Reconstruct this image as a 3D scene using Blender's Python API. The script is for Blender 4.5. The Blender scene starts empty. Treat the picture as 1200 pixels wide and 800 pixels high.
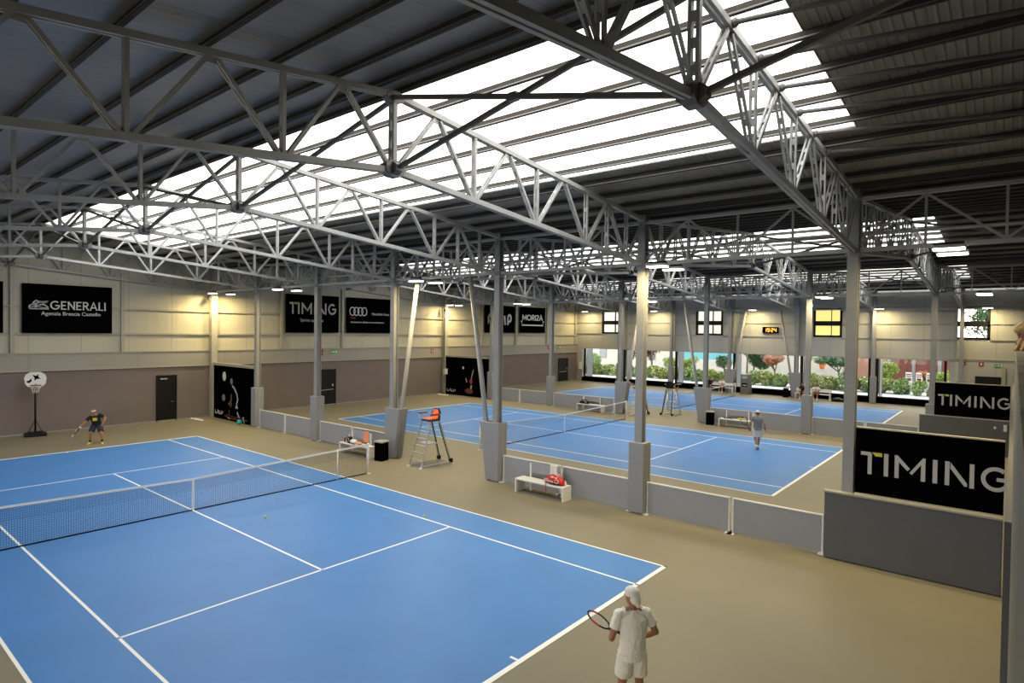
import bpy, math, random
from mathutils import Vector, Matrix
R = math.radians
sc = bpy.context.scene
COL = sc.collection
random.seed(7)
LAMP_W, SKY_S, EXPO = 150, 5.0, 0.08

# ------------------------------------------------------------------ materials
def mat(name, col, rough=.6, metal=0., spec=.5, noise=0., nscale=3., bump=0., bscale=40., emit=None, estr=0., coat=0.):
    m = bpy.data.materials.new(name); m.use_nodes = True
    nt = m.node_tree; b = nt.nodes['Principled BSDF']
    b.inputs['Base Color'].default_value = (*col, 1); b.inputs['Roughness'].default_value = rough
    b.inputs['Metallic'].default_value = metal; b.inputs['Specular IOR Level'].default_value = spec
    b.inputs['Coat Weight'].default_value = coat
    tc = nt.nodes.new('ShaderNodeTexCoord')
    if noise:
        n = nt.nodes.new('ShaderNodeTexNoise'); n.inputs['Scale'].default_value = nscale; n.inputs['Detail'].default_value = 5
        r = nt.nodes.new('ShaderNodeValToRGB')
        r.color_ramp.elements[0].position = .3; r.color_ramp.elements[1].position = .7
        r.color_ramp.elements[0].color = (*[c * (1 - noise) for c in col], 1)
        r.color_ramp.elements[1].color = (*[min(1, c * (1 + noise)) for c in col], 1)
        nt.links.new(tc.outputs['Object'], n.inputs['Vector']); nt.links.new(n.outputs['Fac'], r.inputs['Fac'])
        nt.links.new(r.outputs['Color'], b.inputs['Base Color'])
    if bump:
        n2 = nt.nodes.new('ShaderNodeTexNoise'); n2.inputs['Scale'].default_value = bscale; n2.inputs['Detail'].default_value = 3
        bp = nt.nodes.new('ShaderNodeBump'); bp.inputs['Strength'].default_value = bump; bp.inputs['Distance'].default_value = .01
        nt.links.new(tc.outputs['Object'], n2.inputs['Vector']); nt.links.new(n2.outputs['Fac'], bp.inputs['Height'])
        nt.links.new(bp.outputs['Normal'], b.inputs['Normal'])
    if emit:
        b.inputs['Emission Color'].default_value = (*emit, 1); b.inputs['Emission Strength'].default_value = estr
    return m

def ribbed(name, col, axis, period, depth, rough=.5, jaxis=None, jper=0, noise=.06, metal=0.):
    """sheet metal: ribs crossing an axis, drawn by a sine bump, and thin joints across another axis"""
    m = mat(name, col, rough, metal, noise=noise, nscale=.6)
    nt = m.node_tree; b = nt.nodes['Principled BSDF']
    tc = nt.nodes.new('ShaderNodeTexCoord'); sp = nt.nodes.new('ShaderNodeSeparateXYZ')
    nt.links.new(tc.outputs['Object'], sp.inputs[0])
    def mth(op, a, bb=None):
        n = nt.nodes.new('ShaderNodeMath'); n.operation = op
        for i, v in enumerate((a, bb)):
            if v is None: continue
            if isinstance(v, (int, float)): n.inputs[i].default_value = v
            else: nt.links.new(v, n.inputs[i])
        return n.outputs[0]
    s = mth('SINE', mth('MULTIPLY', sp.outputs[axis], 2 * math.pi / period))
    s = mth('POWER', mth('MULTIPLY', mth('ADD', s, 1.), .5), 4.)
    bp = nt.nodes.new('ShaderNodeBump'); bp.inputs['Strength'].default_value = 1.; bp.inputs['Distance'].default_value = depth
    h = s
    if jaxis is not None:
        fr = mth('FRACT', mth('DIVIDE', sp.outputs[jaxis], jper))
        j = mth('LESS_THAN', fr, .03 / jper)
        h = mth('SUBTRACT', s, j)
        mx = nt.nodes.new('ShaderNodeMix'); mx.data_type = 'RGBA'
        src = b.inputs['Base Color'].links[0].from_socket if b.inputs['Base Color'].links else None
        if src: nt.links.new(src, mx.inputs[6])
        mx.inputs[7].default_value = (*[c * .72 for c in col], 1)
        nt.links.new(j, mx.inputs[0]); nt.links.new(mx.outputs[2], b.inputs['Base Color'])
    nt.links.new(h, bp.inputs['Height']); nt.links.new(bp.outputs['Normal'], b.inputs['Normal'])
    return m

def skylight_mat():
    m = bpy.data.materials.new('polycarbonate_rooflight'); m.use_nodes = True
    nt = m.node_tree; nt.nodes.clear()
    out = nt.nodes.new('ShaderNodeOutputMaterial'); tr = nt.nodes.new('ShaderNodeBsdfTransparent')
    di = nt.nodes.new('ShaderNodeBsdfTranslucent'); mx = nt.nodes.new('ShaderNodeMixShader')
    tc = nt.nodes.new('ShaderNodeTexCoord'); w = nt.nodes.new('ShaderNodeTexWave')
    w.wave_type = 'BANDS'; w.bands_direction = 'Y'; w.inputs['Scale'].default_value = .28; w.inputs['Distortion'].default_value = .3
    r = nt.nodes.new('ShaderNodeValToRGB')
    r.color_ramp.elements[0].color = (.96, .93, .88, 1); r.color_ramp.elements[1].color = (.93, .95, .97, 1)
    nt.links.new(tc.outputs['Object'], w.inputs['Vector']); nt.links.new(w.outputs['Fac'], r.inputs['Fac'])
    nt.links.new(r.outputs['Color'], tr.inputs['Color']); di.inputs['Color'].default_value = (.9, .9, .9, 1)
    mx.inputs[0].default_value = .12
    nt.links.new(tr.outputs[0], mx.inputs[1]); nt.links.new(di.outputs[0], mx.inputs[2]); nt.links.new(mx.outputs[0], out.inputs[0])
    return m

def glass_mat():
    m = bpy.data.materials.new('window_glass'); m.use_nodes = True
    nt = m.node_tree; nt.nodes.clear()
    out = nt.nodes.new('ShaderNodeOutputMaterial'); tr = nt.nodes.new('ShaderNodeBsdfTransparent'); gl = nt.nodes.new('ShaderNodeBsdfGlossy')
    fr = nt.nodes.new('ShaderNodeFresnel'); mx = nt.nodes.new('ShaderNodeMixShader')
    tr.inputs['Color'].default_value = (.93, .95, .94, 1); gl.inputs['Roughness'].default_value = .02; fr.inputs['IOR'].default_value = 1.45
    nt.links.new(fr.outputs[0], mx.inputs[0]); nt.links.new(tr.outputs[0], mx.inputs[1]); nt.links.new(gl.outputs[0], mx.inputs[2])
    nt.links.new(mx.outputs[0], out.inputs[0]); return m

M = {}
M['steel'] = mat('painted_steel', (.37, .365, .35), .45, noise=.10, nscale=2.)
M['column'] = mat('painted_column', (.27, .27, .275), .5, noise=.05)
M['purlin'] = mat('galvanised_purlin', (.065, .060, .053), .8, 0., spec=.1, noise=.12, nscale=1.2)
M['lit_lip'] = mat('lit_purlin_lip', (.22, .22, .22), .4, .3)  # paler than the purlin: the light on its lower lip, put into the colour
M['hub'] = mat('dark_steel_plate', (.16, .15, .14), .5, .2)
M['roof'] = ribbed('roof_sheet_left', (.26, .25, .245), 0, .25, .004, .38, 0, 1.0, .1, .2)
M['roof2'] = ribbed('roof_sheet_right', (.25, .235, .20), 0, .12, .012, .5, 0, 4.2, .1, .1)
M['sky'] = skylight_mat()
M['glass'] = glass_mat()
M['cream'] = ribbed('cream_wall_sheet', (.46, .43, .335), 1, .5, .004, .55, 1, 2.1, .05)
M['creamx'] = ribbed('cream_wall_sheet_far', (.42, .412, .38), 0, .5, .004, .55, 0, 2.1, .04)
M['band'] = ribbed('grey_beige_band', (.30, .285, .25), 1, 5., .001, .6, 1, 4.6, .03)
M['brown'] = mat('taupe_wall_padding', (.165, .134, .124), .8, noise=.05, nscale=1., bump=.2, bscale=30)
M['trim'] = mat('wall_trim', (.36, .34, .28), .5)
M['floor'] = mat('beige_acrylic_floor', (.205, .182, .125), .55, spec=.35, noise=.05, nscale=.5, bump=.08, bscale=300)
M['blue'] = mat('blue_acrylic_court', (.056, .20, .50), .5, spec=.35, noise=.05, nscale=.8, bump=.06, bscale=300)
M['line'] = mat('white_line_paint', (.88, .87, .82), .55)
M['pad'] = mat('grey_vinyl_padding', (.25, .25, .262), .6, noise=.04, bump=.3, bscale=6)
M['parts'] = mat('grey_partition_fabric', (.29, .295, .315), .7, noise=.04, nscale=1.5)
M['darkpad'] = mat('dark_grey_padding', (.105, .105, .108), .7, noise=.05, nscale=2.)
M['black'] = mat('black_vinyl', (.0015, .0015, .0018), .9, spec=.0)
M['blackm'] = mat('black_metal', (.005, .005, .0055), .5, spec=.25)
M['lgrey'] = mat('banner_grey_ink', (.44, .44, .45), .6)
M['ltgrey'] = mat('banner_white_ink', (.62, .62, .62), .6)
M['ochre'] = mat('banner_yellow_ink', (.55, .52, .03), .6)
M['redink'] = mat('banner_red_ink', (.30, .02, .02), .6)
M['white'] = mat('white_plastic', (.72, .71, .68), .45)
M['alu'] = mat('brushed_aluminium', (.60, .61, .62), .32, .8)
M['orange'] = mat('orange_cushion', (.85, .16, .04), .7)
M['peach'] = mat('orange_towel', (.75, .27, .13), .9, bump=.5, bscale=120)
M['red'] = mat('red_bag_fabric', (.50, .01, .015), .45)
M['net'] = mat('black_net_cord', (.018, .018, .02), .7)
M['ball'] = mat('yellow_felt', (.55, .72, .06), .9, bump=.5, bscale=400)
M['teal'] = mat('teal_rubber', (.02, .38, .42), .5)
M['skin'] = mat('skin', (.46, .22, .13), .5, noise=.08, nscale=8)
M['skin2'] = mat('tanned_skin', (.36, .15, .08), .5, noise=.08, nscale=8)
M['shirtw'] = mat('cream_white_shirt', (.90, .86, .75), .85, bump=.35, bscale=14)
M['shortw'] = mat('cream_white_shorts', (.87, .82, .69), .85, bump=.35, bscale=14)
M['shirtg'] = mat('grey_shirt', (.22, .22, .23), .85, bump=.3, bscale=20)
M['shirtk'] = mat('black_shirt', (.004, .004, .005), .8)
M['navy'] = mat('navy_cloth', (.015, .02, .05), .8)
M['hair'] = mat('dark_hair', (.02, .013, .01), .6)
M['blond'] = mat('blond_hair', (.50, .29, .10), .5, noise=.4, nscale=30)
M['redhair'] = mat('auburn_hair', (.25, .06, .03), .6)
M['yshoe'] = mat('yellow_shoe', (.75, .62, .04), .5)
M['lamp'] = mat('lamp_diffuser', (.9, .9, .85), .4, emit=(1., .93, .78), estr=9)
M['led'] = mat('amber_led', (.1, .02, 0), .4, emit=(1., .36, .05), estr=3.5)
M['warmglass'] = mat('lit_room_window', (.4, .35, .1), .4, emit=(1., .83, .27), estr=.95)
M['green'] = mat('green_sign', (.03, .30, .10), .5)
M['redsign'] = mat('red_sign', (.30, .02, .025), .5)
M['concrete'] = mat('pale_paving', (.42, .41, .39), .8, noise=.04)
M['leaf'] = mat('green_leaves', (.11, .22, .035), .6, noise=.35, nscale=6)
M['leafd'] = mat('dark_green_leaves', (.030, .085, .018), .6, noise=.35, nscale=6)
M['leafo'] = mat('orange_leaves', (.34, .12, .045), .6, noise=.3, nscale=6)
M['leafr'] = mat('purple_red_leaves', (.05, .012, .016), .6, noise=.3, nscale=6)
M['leafy'] = mat('yellow_green_leaves', (.20, .27, .04), .6, noise=.3, nscale=6)
M['bloom'] = mat('pale_pink_blossom', (.80, .62, .52), .7)
M['bark'] = mat('bark', (.10, .075, .055), .9, noise=.3, nscale=12, bump=.6, bscale=30)
M['terra'] = mat('terracotta_render', (.36, .19, .13), .85, noise=.05)
M['palewall'] = mat('pale_cream_render', (.42, .39, .35), .85, noise=.04)
M['redwood'] = mat('red_brown_boards', (.15, .038, .026), .7, noise=.25, nscale=4)
M['greymetal'] = mat('grey_metal', (.22, .23, .24), .5, .3)
M['cyan'] = mat('cyan_tarpaulin', (.12, .36, .42), .6)
M['galleryfloor'] = mat('dark_gallery_floor', (.12, .118, .11), .6)
M['gallerywall'] = ribbed('olive_beige_gallery_cladding', (.17, .16, .125), 1, 1.1, .02, .55, 1, 1.15, .04)

# ------------------------------------------------------------------ mesh builder
class MB:
    def __init__(s): s.v = []; s.f = []; s.smooth = []
    def add(s, vs, fs, sm=False):
        o = len(s.v); s.v += [tuple(v) for v in vs]; s.f += [tuple(i + o for i in f) for f in fs]; s.smooth += [sm] * len(fs); return s
    def box(s, x0, x1, y0, y1, z0, z1):
        return s.add([(x, y, z) for x in (x0, x1) for y in (y0, y1) for z in (z0, z1)],
                     [(0, 1, 3, 2), (4, 6, 7, 5), (0, 4, 5, 1), (2, 3, 7, 6), (0, 2, 6, 4), (1, 5, 7, 3)])
    def bar(s, p, q, w, h, up=(0, 0, 1)):
        p = Vector(p); q = Vector(q); d = (q - p).normalized(); u = Vector(up)
        a = d.cross(u)
        if a.length < 1e-4: a = d.cross(Vector((1, 0, 0)))
        a.normalize(); b = a.cross(d).normalized(); a = a * w / 2; b = b * h / 2
        return s.add([p - a - b, p - a + b, p + a - b, p + a + b, q - a - b, q - a + b, q + a - b, q + a + b],
                     [(0, 1, 3, 2), (4, 6, 7, 5), (0, 4, 5, 1), (2, 3, 7, 6), (0, 2, 6, 4), (1, 5, 7, 3)])
    def loft(s, rings, cap=True):
        """rings: lists of points, the same count in each"""
        n = len(rings[0]); o = len(s.v)
        for r in rings: s.v += [tuple(p) for p in r]
        for i in range(len(rings) - 1):
            for j in range(n):
                k = (j + 1) % n
                s.f.append((o + i * n + j, o + i * n + k, o + (i + 1) * n + k, o + (i + 1) * n + j)); s.smooth.append(True)
        if cap:
            s.f.append(tuple(o + j for j in reversed(range(n)))); s.smooth.append(False)
            e = o + (len(rings) - 1) * n; s.f.append(tuple(e + j for j in range(n))); s.smooth.append(False)
        return s
    def tube(s, pts, r, n=10, cap=True):
        pts = [Vector(p) for p in pts]; rr = r if isinstance(r, (list, tuple)) else [r] * len(pts); rings = []
        for i, p in enumerate(pts):
            d = (pts[min(i + 1, len(pts) - 1)] - pts[max(i - 1, 0)]).normalized()
            u = Vector((0, 0, 1)) if abs(d.z) < .9 else Vector((1, 0, 0))
            a = d.cross(u).normalized(); b = a.cross(d)
            rings.append([p + (a * math.cos(2 * math.pi * j / n) - b * math.sin(2 * math.pi * j / n)) * rr[i] for j in range(n)])
        return s.loft(rings, cap)
    def capsule(s, p, q, r0, r1, n=12, sq=1., axis=None):
        """swept sphere of changing radius; sq squashes the section along axis"""
        p = Vector(p); q = Vector(q); d = q - p; L = d.length
        d = d / L if L > 1e-6 else Vector((0, 0, 1))
        ax = Vector(axis) if axis else (Vector((0, 0, 1)) if abs(d.z) < .9 else Vector((0, 1, 0)))
        a = d.cross(ax).normalized(); b = a.cross(d).normalized(); rings = []
        for t in (-.995, -.92, -.75, -.45, 0): rings.append((p + d * r0 * t, r0 * math.sqrt(1 - t * t)))
        for t in (0, .45, .75, .92, .995): rings.append((q + d * r1 * t, r1 * math.sqrt(1 - t * t)))
        return s.loft([[c + (a * math.cos(2 * math.pi * j / n) - b * sq * math.sin(2 * math.pi * j / n)) * r for j in range(n)] for c, r in rings])
    def sphere(s, c, r, n=16, m=10):
        if not isinstance(r, (list, tuple)): r = (r, r, r)
        rings = []
        for i in range(m + 1):
            t = math.pi * (i + .02) / (m + .04) - math.pi / 2
            rings.append([(c[0] + r[0] * math.cos(t) * math.cos(2 * math.pi * j / n), c[1] + r[1] * math.cos(t) * math.sin(2 * math.pi * j / n), c[2] + r[2] * math.sin(t)) for j in range(n)])
        return s.loft(rings)
    def lathe(s, prof, c=(0, 0, 0), n=24):
        return s.loft([[(c[0] + r * math.cos(2 * math.pi * j / n), c[1] + r * math.sin(2 * math.pi * j / n), c[2] + z) for j in range(n)] for r, z in prof])
    def prism(s, poly, fn, t):
        """poly of (u,v) points placed by fn(u,v,w), w from 0 to t"""
        n = len(poly); vs = [fn(u, v, 0) for u, v in poly] + [fn(u, v, t) for u, v in poly]
        return s.add(vs, [tuple(range(n))[::-1], tuple(range(n, 2 * n))] + [(i, (i + 1) % n, n + (i + 1) % n, n + i) for i in range(n)])
    def mesh(s, name, m):
        me = bpy.data.meshes.new(name); me.from_pydata(s.v, [], s.f)
        me.polygons.foreach_set('use_smooth', s.smooth)
        if m: me.materials.append(m)
        me.update(); return me
    def build(s, name, m, parent=None, loc=(0, 0, 0), rz=0., bevel=0.):
        o = bpy.data.objects.new(name, s.mesh(name, m)); COL.objects.link(o)
        o.location = loc; o.rotation_euler.z = rz
        if parent: o.parent = parent
        if bevel:
            b = o.modifiers.new('bevel', 'BEVEL'); b.width = bevel; b.segments = 2; b.limit_method = 'ANGLE'
        return o

def tag(o, label=None, cat=None, group=None, kind=None):
    if label: o['label'] = label
    if cat: o['category'] = cat
    if group: o['group'] = group
    if kind: o['kind'] = kind
    return o
def empty(name, loc, rz=0., label=None, cat=None, group=None):
    o = bpy.data.objects.new(name, None); COL.objects.link(o); o.empty_display_size = .1
    o.location = loc; o.rotation_euler.z = rz
    return tag(o, label, cat, group)
def copy_tree(o, loc, rz=None, label=None, cat=None, group=None):
    def rec(src, parent):
        c = src.copy(); COL.objects.link(c); c.parent = parent
        for ch in list(src.children): rec(ch, c)
        return c
    r = rec(o, None); r.location = loc
    if rz is not None: r.rotation_euler.z = rz
    if label: r['label'] = label
    if group: r['group'] = group
    return r
def struct(name, mb, m, bevel=0): return tag(mb.build(name, m, bevel=bevel), kind='structure')

# ------------------------------------------------------------------ the plan of the building
S = 18.38                      # width of one hall
YC = 8.44                      # column line between the first and the second court
LINES = [YC, YC + S, 45.95]    # column lines seen
RIDGE = [-.70, -.70 + S, -.70 + 2 * S]
XC = [14.88, 9.50, 4.02, -1.55, -7.02, -12.55]
XT = [20.35] + XC
XW, XE, YN, YF = -17.9, 24., -10.1, 46.4
HC, HT, HB, HR = 7.16, 8.47, 7.94, 9.278
HALF = 9.14; PITCH = HALF / 9
# the nearest hall's left slope is a little steeper
SLT, SLB = .126, .112
def ztop(y, steep=False): return HR - (SLT if steep and y < 0 else (HR - HT) / HALF) * abs(y)
def zbot(y, steep=False): return HB - (SLB if steep and y < 0 else (HB - HC) / HALF) * abs(y)
SKY0, SKY1 = .42, 5.66         # rooflight from the ridge, down the right slope
SX0, SX1 = -14.0, 15.5
NZ0, NZ1 = .8, 3.1            # unseen open strip added in the wall behind the camera, for fill light
ROOF_UP = .20
ORD = ['first', 'second', 'third', 'fourth', 'fifth', 'sixth', 'seventh', 'eighth', 'ninth', 'tenth', 'eleventh', 'twelfth', 'thirteenth', 'fourteenth', 'fifteenth', 'sixteenth', 'seventeenth', 'eighteenth', 'nineteenth', 'twentieth']
HALL = ['over the nearest court', 'over the middle court', 'over the farthest court']
COURT = ['nearest court', 'middle court', 'farthest court']

# ------------------------------------------------------------------ setting
struct('floor', MB().box(XW, XE, YN, YF, -.2, 0), M['floor'])
# left end wall, in one plane: taupe padding, grey band, cream sheet up to the gable
b = MB().box(XW - .2, XW + .05, YN, YF, 0, 2.98); struct('wall_left', b, M['brown'])
b = MB().box(XW - .2, XW + .09, YN, YF, 2.98, 3.80); struct('wall_left_band', b, M['band'])
b = MB().box(XW - .2, XW, YN, YF, 3.80, 10.2); struct('wall_left_upper', b, M['cream'])
tn = 0
def trim(mb, m=None):
    global tn; tn += 1
    return struct('trim_%d' % tn, mb, m or M['trim'])
for z in (4.75, 6.03): trim(MB().box(XW, XW + .10, YN, YF, z - .045, z + .045))
trim(MB().box(XW, XW + .13, YN, YF, 3.78, 3.84)); trim(MB().box(XW, XW + .12, YN, YF, 2.95, 3.0))
trim(MB().box(XW, XW + .11, YN, YF, 0, .06), M['pad'])
# other outer walls
nb = MB().box(XW, XE, YN - .2, YN, 0, NZ0).box(XW, XE, YN - .2, YN, NZ1, 10)
for i in range(8):
    x = XW + 1 + i * 5.4; nb.box(x - .6 if i else XW, x, YN - .2, YN, NZ0, NZ1)
struct('wall_near', nb, M['cream'])
struct('wall_right', MB().box(XE, XE + .2, YN, YF, 0, 10), M['cream'])
# far wall: sheet above the openings, a solid piece on the right
b = MB(); FW = YF; GX0, GX1, GZ0, GZ1 = -17.2, 14.2, .42, 3.46
WINS = [(-14.85, -12.45), (-4.85, -2.35), (5.1, 7.2), (14.45, 16.45)]
xs = [XW] + [x for w in WINS for x in w] + [XE]
for i in range(0, len(xs), 2): b.box(xs[i], xs[i + 1], FW, FW + .25, GZ1, 10.2)
for x0, x1 in WINS:
    b.box(x0, x1, FW, FW + .25, GZ1, 5.0); b.box(x0, x1, FW, FW + .25, 7.3, 10.2)
b.box(GX1, XE, FW, FW + .25, 0, GZ1); b.box(XW, GX0, FW, FW + .25, 0, GZ1)
struct('wall_far', b, M['creamx'])
struct('wall_far_sill', MB().box(GX0, GX1, FW - .05, FW + .25, 0, GZ0), M['black'])
for z in (4.97, 6.10, 7.3):
    tb = MB()
    for x0, x1 in [(XW, WINS[0][0]), (WINS[0][1], WINS[1][0]), (WINS[1][1], WINS[2][0]), (WINS[2][1], WINS[3][0]), (WINS[3][1], XE)]:
        tb.box(x0, x1, FW - .07, FW, z - .045, z + .045)
    trim(tb)
trim(MB().box(GX0, GX1, FW - .06, FW, GZ1 - .05, GZ1 + .05)); trim(MB().box(GX1, XE, FW - .05, FW, 3.55, 3.62))
trim(MB().box(GX1, XE, FW - .04, FW, 0, .08), M['pad'])
# glazed openings between the far columns
XFAR = [-17.2, -12.5, -7.0, -1.55, 4.0, 9.4, 14.2]
for i in range(6):
    x0, x1 = XFAR[i] + .16, XFAR[i + 1] - .16
    f = MB().box(x0, x0 + .2, FW + .02, FW + .2, GZ0, GZ1).box(x1 - .16, x1, FW + .02, FW + .2, GZ0, GZ1).box(x0, x1, FW + .02, FW + .2, GZ1 - .06, GZ1).box(x0, x1, FW + .02, FW + .2, GZ0, GZ0 + .09)
    w = struct('window_%d' % (i + 1), f, M['blackm'])
    g = MB().box(x0 + .2, x1 - .16, FW + .10, FW + .115, GZ0 + .09, GZ1 - .06).build('glass_pane', M['glass'], w)
    j = MB().box(x0 + .22, x0 + .27, FW + .25, FW + 1.3, GZ0, GZ1 - .1).box(x0 + .20, x0 + .29, FW + 1.28, FW + 1.34, GZ0, GZ1 - .1).build('folded_shutter', M['greymetal'], w)
# small upper windows, two lights each
for i, (x0, x1) in enumerate(WINS):
    w = MB()
    for z0, z1 in ((5.0, 6.06), (6.14, 7.3)):
        w.box(x0, x0 + .16, FW - .04, FW + .2, z0, z1).box(x1 - .16, x1, FW - .04, FW + .2, z0, z1)
        w.box(x0, x1, FW - .04, FW + .2, z0, z0 + .15).box(x0, x1, FW - .04, FW + .2, z1 - .15, z1)
        w.box(x0 + (x1 - x0) * .62, x0 + (x1 - x0) * .62 + .05, FW - .02, FW + .18, z0, z1)
    w.box(x0, x1, FW - .04, FW + .2, 6.05, 6.15)
    ww = struct('window_%d' % (i + 7), w, M['blackm'])
    for z0, z1 in ((5.14, 5.93), (6.28, 7.16)):
        MB().box(x0 + .15, x1 - .15, FW + .06, FW + .08, z0, z1).build('glass_pane', M['warmglass'] if i == 2 else M['glass'], ww)

# gallery on the right: outer face, parapet, floor
PX = 17.815
g = MB().box(PX, PX + .12, YN, YF, 0, 5.0)
struct('wall_gallery', g, M['gallerywall'])
struct('wall_gallery_plinth', MB().box(17.745, PX, 2.0, YF, 0, 3.0), M['darkpad'])
trim(MB().box(PX - .004, PX + .16, YN, YF, 5.0, 5.035), M['gallerywall'])
struct('floor_gallery', MB().box(PX + .12, XE, YN, YF, 3.75, 4.0), M['galleryfloor'])

# roofs
def roof_piece(r, side, y0, y1, x0, x1, name, m, up=ROOF_UP, t=.06):
    yr = RIDGE[r]; a, c = side * y0, side * y1
    vs = [(x, yr + y, ztop(y, r == 0) + up + dz) for x in (x0, x1) for y in (a, c) for dz in (0, t)]
    mb = MB().add(vs, [(0, 1, 3, 2), (4, 6, 7, 5), (0, 4, 5, 1), (2, 3, 7, 6), (0, 2, 6, 4), (1, 5, 7, 3)])
    return tag(mb.build(name, m), kind='structure')
for r in range(3):
    wl = HALF if r else 9.5
    e = HALF + .05 if r < 2 else 10.2
    roof_piece(r, -1, 0, wl, XW, XE, 'ceiling_left_slope', M['roof'])
    roof_piece(r, 1, 0, SKY0, XW, XE, 'ceiling_ridge_strip', M['roof'])
    roof_piece(r, 1, SKY1, e, XW, XE, 'ceiling_right_slope', M['roof2'])
    roof_piece(r, 1, SKY0, SKY1, XW, SX0, 'ceiling_left_end', M['roof2'])
    roof_piece(r, 1, SKY0, SKY1, SX1, XE, 'ceiling_right_end', M['roof2'])
    roof_piece(r, 1, SKY0, SKY1, SX0, SX1, 'ceiling_rooflight', M['sky'], t=.02)
    # the gutter between two roofs
    if r < 2:
        struct('ceiling_valley_gutter', MB().box(XW, XE, LINES[r] - .22, LINES[r] + .16, HT + .12, HT + .30), M['purlin'])

# purlins: one thing each
for r in range(3):
    n = 0
    for side in (-1, 1):
        for k in range(0, 10):
            y = side * (PITCH * k if k else .22)
            
            z = ztop(y, r == 0) + .065; yy = RIDGE[r] + y
            mb = MB()
            mb.box(XW, XE, -.008, .008, 0, ROOF_UP - .085)
            mb.box(XW, XE, -.05, .008, -.006, .006); mb.box(XW, XE, -.008, .05, ROOF_UP - .091, ROOF_UP - .079)
            mb.box(XW, XE, -.05, -.044, 0, .025)
            o = mb.build('roof_purlin', M['purlin'], loc=(0, yy, z)); o.data.materials.append(M['lit_lip'])
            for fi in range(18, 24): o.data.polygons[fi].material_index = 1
            if k == 0: d = 'right beside the ridge'
            elif k == 9: d = 'lowest of all'
            else: d = ORD[k - 1] + ' below the ridge'
            tag(o, 'steel purlin %s, %s slope of the roof %s' % (d, 'left' if side < 0 else 'right', HALL[r]), 'purlin', 'steel purlins under the roof sheets'); n += 1
# ------------------------------------------------------------------ roof trusses
def twin(p, q, w=.045, h=.09, gap=.10, battens=0):
    """a member of two bars side by side along x, with battens between"""
    mb = MB(); p = Vector(p); q = Vector(q); g = Vector((gap / 2, 0, 0))
    mb.bar(p - g, q - g, h, w, up=(1, 0, 0)); mb.bar(p + g, q + g, h, w, up=(1, 0, 0))
    d = q - p
    for i in range(battens):
        c = p + d * (i + 1) / (battens + 1); e = d.normalized() * .05
        mb.bar(c - e, c + e, h * .8, gap, up=(1, 0, 0))
    return mb
def make_truss(steep=False):
    t = empty('roof_truss', (0, 0, 0)); ztop_, zbot_ = (lambda y: ztop(y, steep)), (lambda y: zbot(y, steep))
    st = M['steel']
    for s in (-1, 1):
        mb = twin((0, 0, HR - .05), (0, s * HALF, ztop_(s * HALF) - .05), .05, .095, .08)
        mb.build('top_chord', st, t)
        twin((0, 0, HB), (0, s * HALF, zbot_(s * HALF)), .05, .10, .08).build('bottom_chord', st, t)
        for k in (2, 4, 6, 7, 8):
            y = s * PITCH * k
            twin((0, y, zbot_(y) + .03), (0, y, ztop_(y) - .1), .030, .055, .075, 2).build('web_vertical', st, t)
        for a, c in ((0, 1), (2, 1), (2, 3), (4, 3), (4, 5), (6, 5), (6, 7), (8, 7), (8, 9)):
            ya, yc = s * PITCH * a, s * PITCH * c
            da = s * .07 * (1 if c > a else -1)
            twin((0, ya + da, zbot_(ya) + .04), (0, yc - da, ztop_(yc) - .12), .030, .055, .065, 3).build('web_diagonal', st, t)
        for k in (2, 4, 6):
            y = s * PITCH * k
            MB().prism([(-.13, -.05), (.13, -.05), (.09, .11), (-.09, .11)], lambda u, v, w: (w - .012, y + u, zbot_(y) + v), .024).build('gusset_plate', st, t)
        for k in (1, 3, 5, 7):
            y = s * PITCH * k
            MB().prism([(-.12, .03), (.12, .03), (.08, -.10), (-.08, -.10)], lambda u, v, w: (w - .012, y + u, ztop_(y) - .08 + v), .024).build('gusset_plate', st, t)
    mb = twin((0, 0, HB), (0, 0, HR - .1), .045, .08, .10, 3); mb.build('king_post', st, t)
    hub = MB()
    hub.prism([(.22 * math.cos(a * math.pi / 4 + .39), .15 * math.sin(a * math.pi / 4 + .39)) for a in range(8)], lambda u, v, w: (w - .09, u, HB + .02 + v), .18)
    hub.prism([(.20 * math.cos(a * math.pi / 4 + .39), .13 * math.sin(a * math.pi / 4 + .39)) for a in range(8)], lambda u, v, w: (u, w - .07, HB + .02 + v), .14)
    hub.build('king_post_foot_plate', M['hub'], t)
    MB().prism([(.20 * math.cos(a * math.pi / 4 + .39), .11 * math.sin(a * math.pi / 4 + .39)) for a in range(8)], lambda u, v, w: (w - .08, u, HR - .10 + v), .16).build('ridge_plate', M['hub'], t)
    return t
proto1 = make_truss(True); proto = make_truss(); used = [False, False]
XALL = XT + [XW + .12]
for r in range(3):
    for i, x in enumerate(XALL):
        lab = ('steel roof truss against the left end wall, %s' if i == 7 else 'steel roof truss, ' + ORD[i] + ' from the gallery end, %s') % HALL[r]
        if r == 0 and i == 1: lab = 'steel roof truss whose dark middle plate hangs at the top of the photo'
        q = 0 if r == 0 else 1; pt = (proto1, proto)[q]
        o = pt if not used[q] else copy_tree(pt, (0, 0, 0)); used[q] = True
        o.location = (x, RIDGE[r], 0); tag(o, lab, 'truss', 'steel lattice roof trusses')

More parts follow.
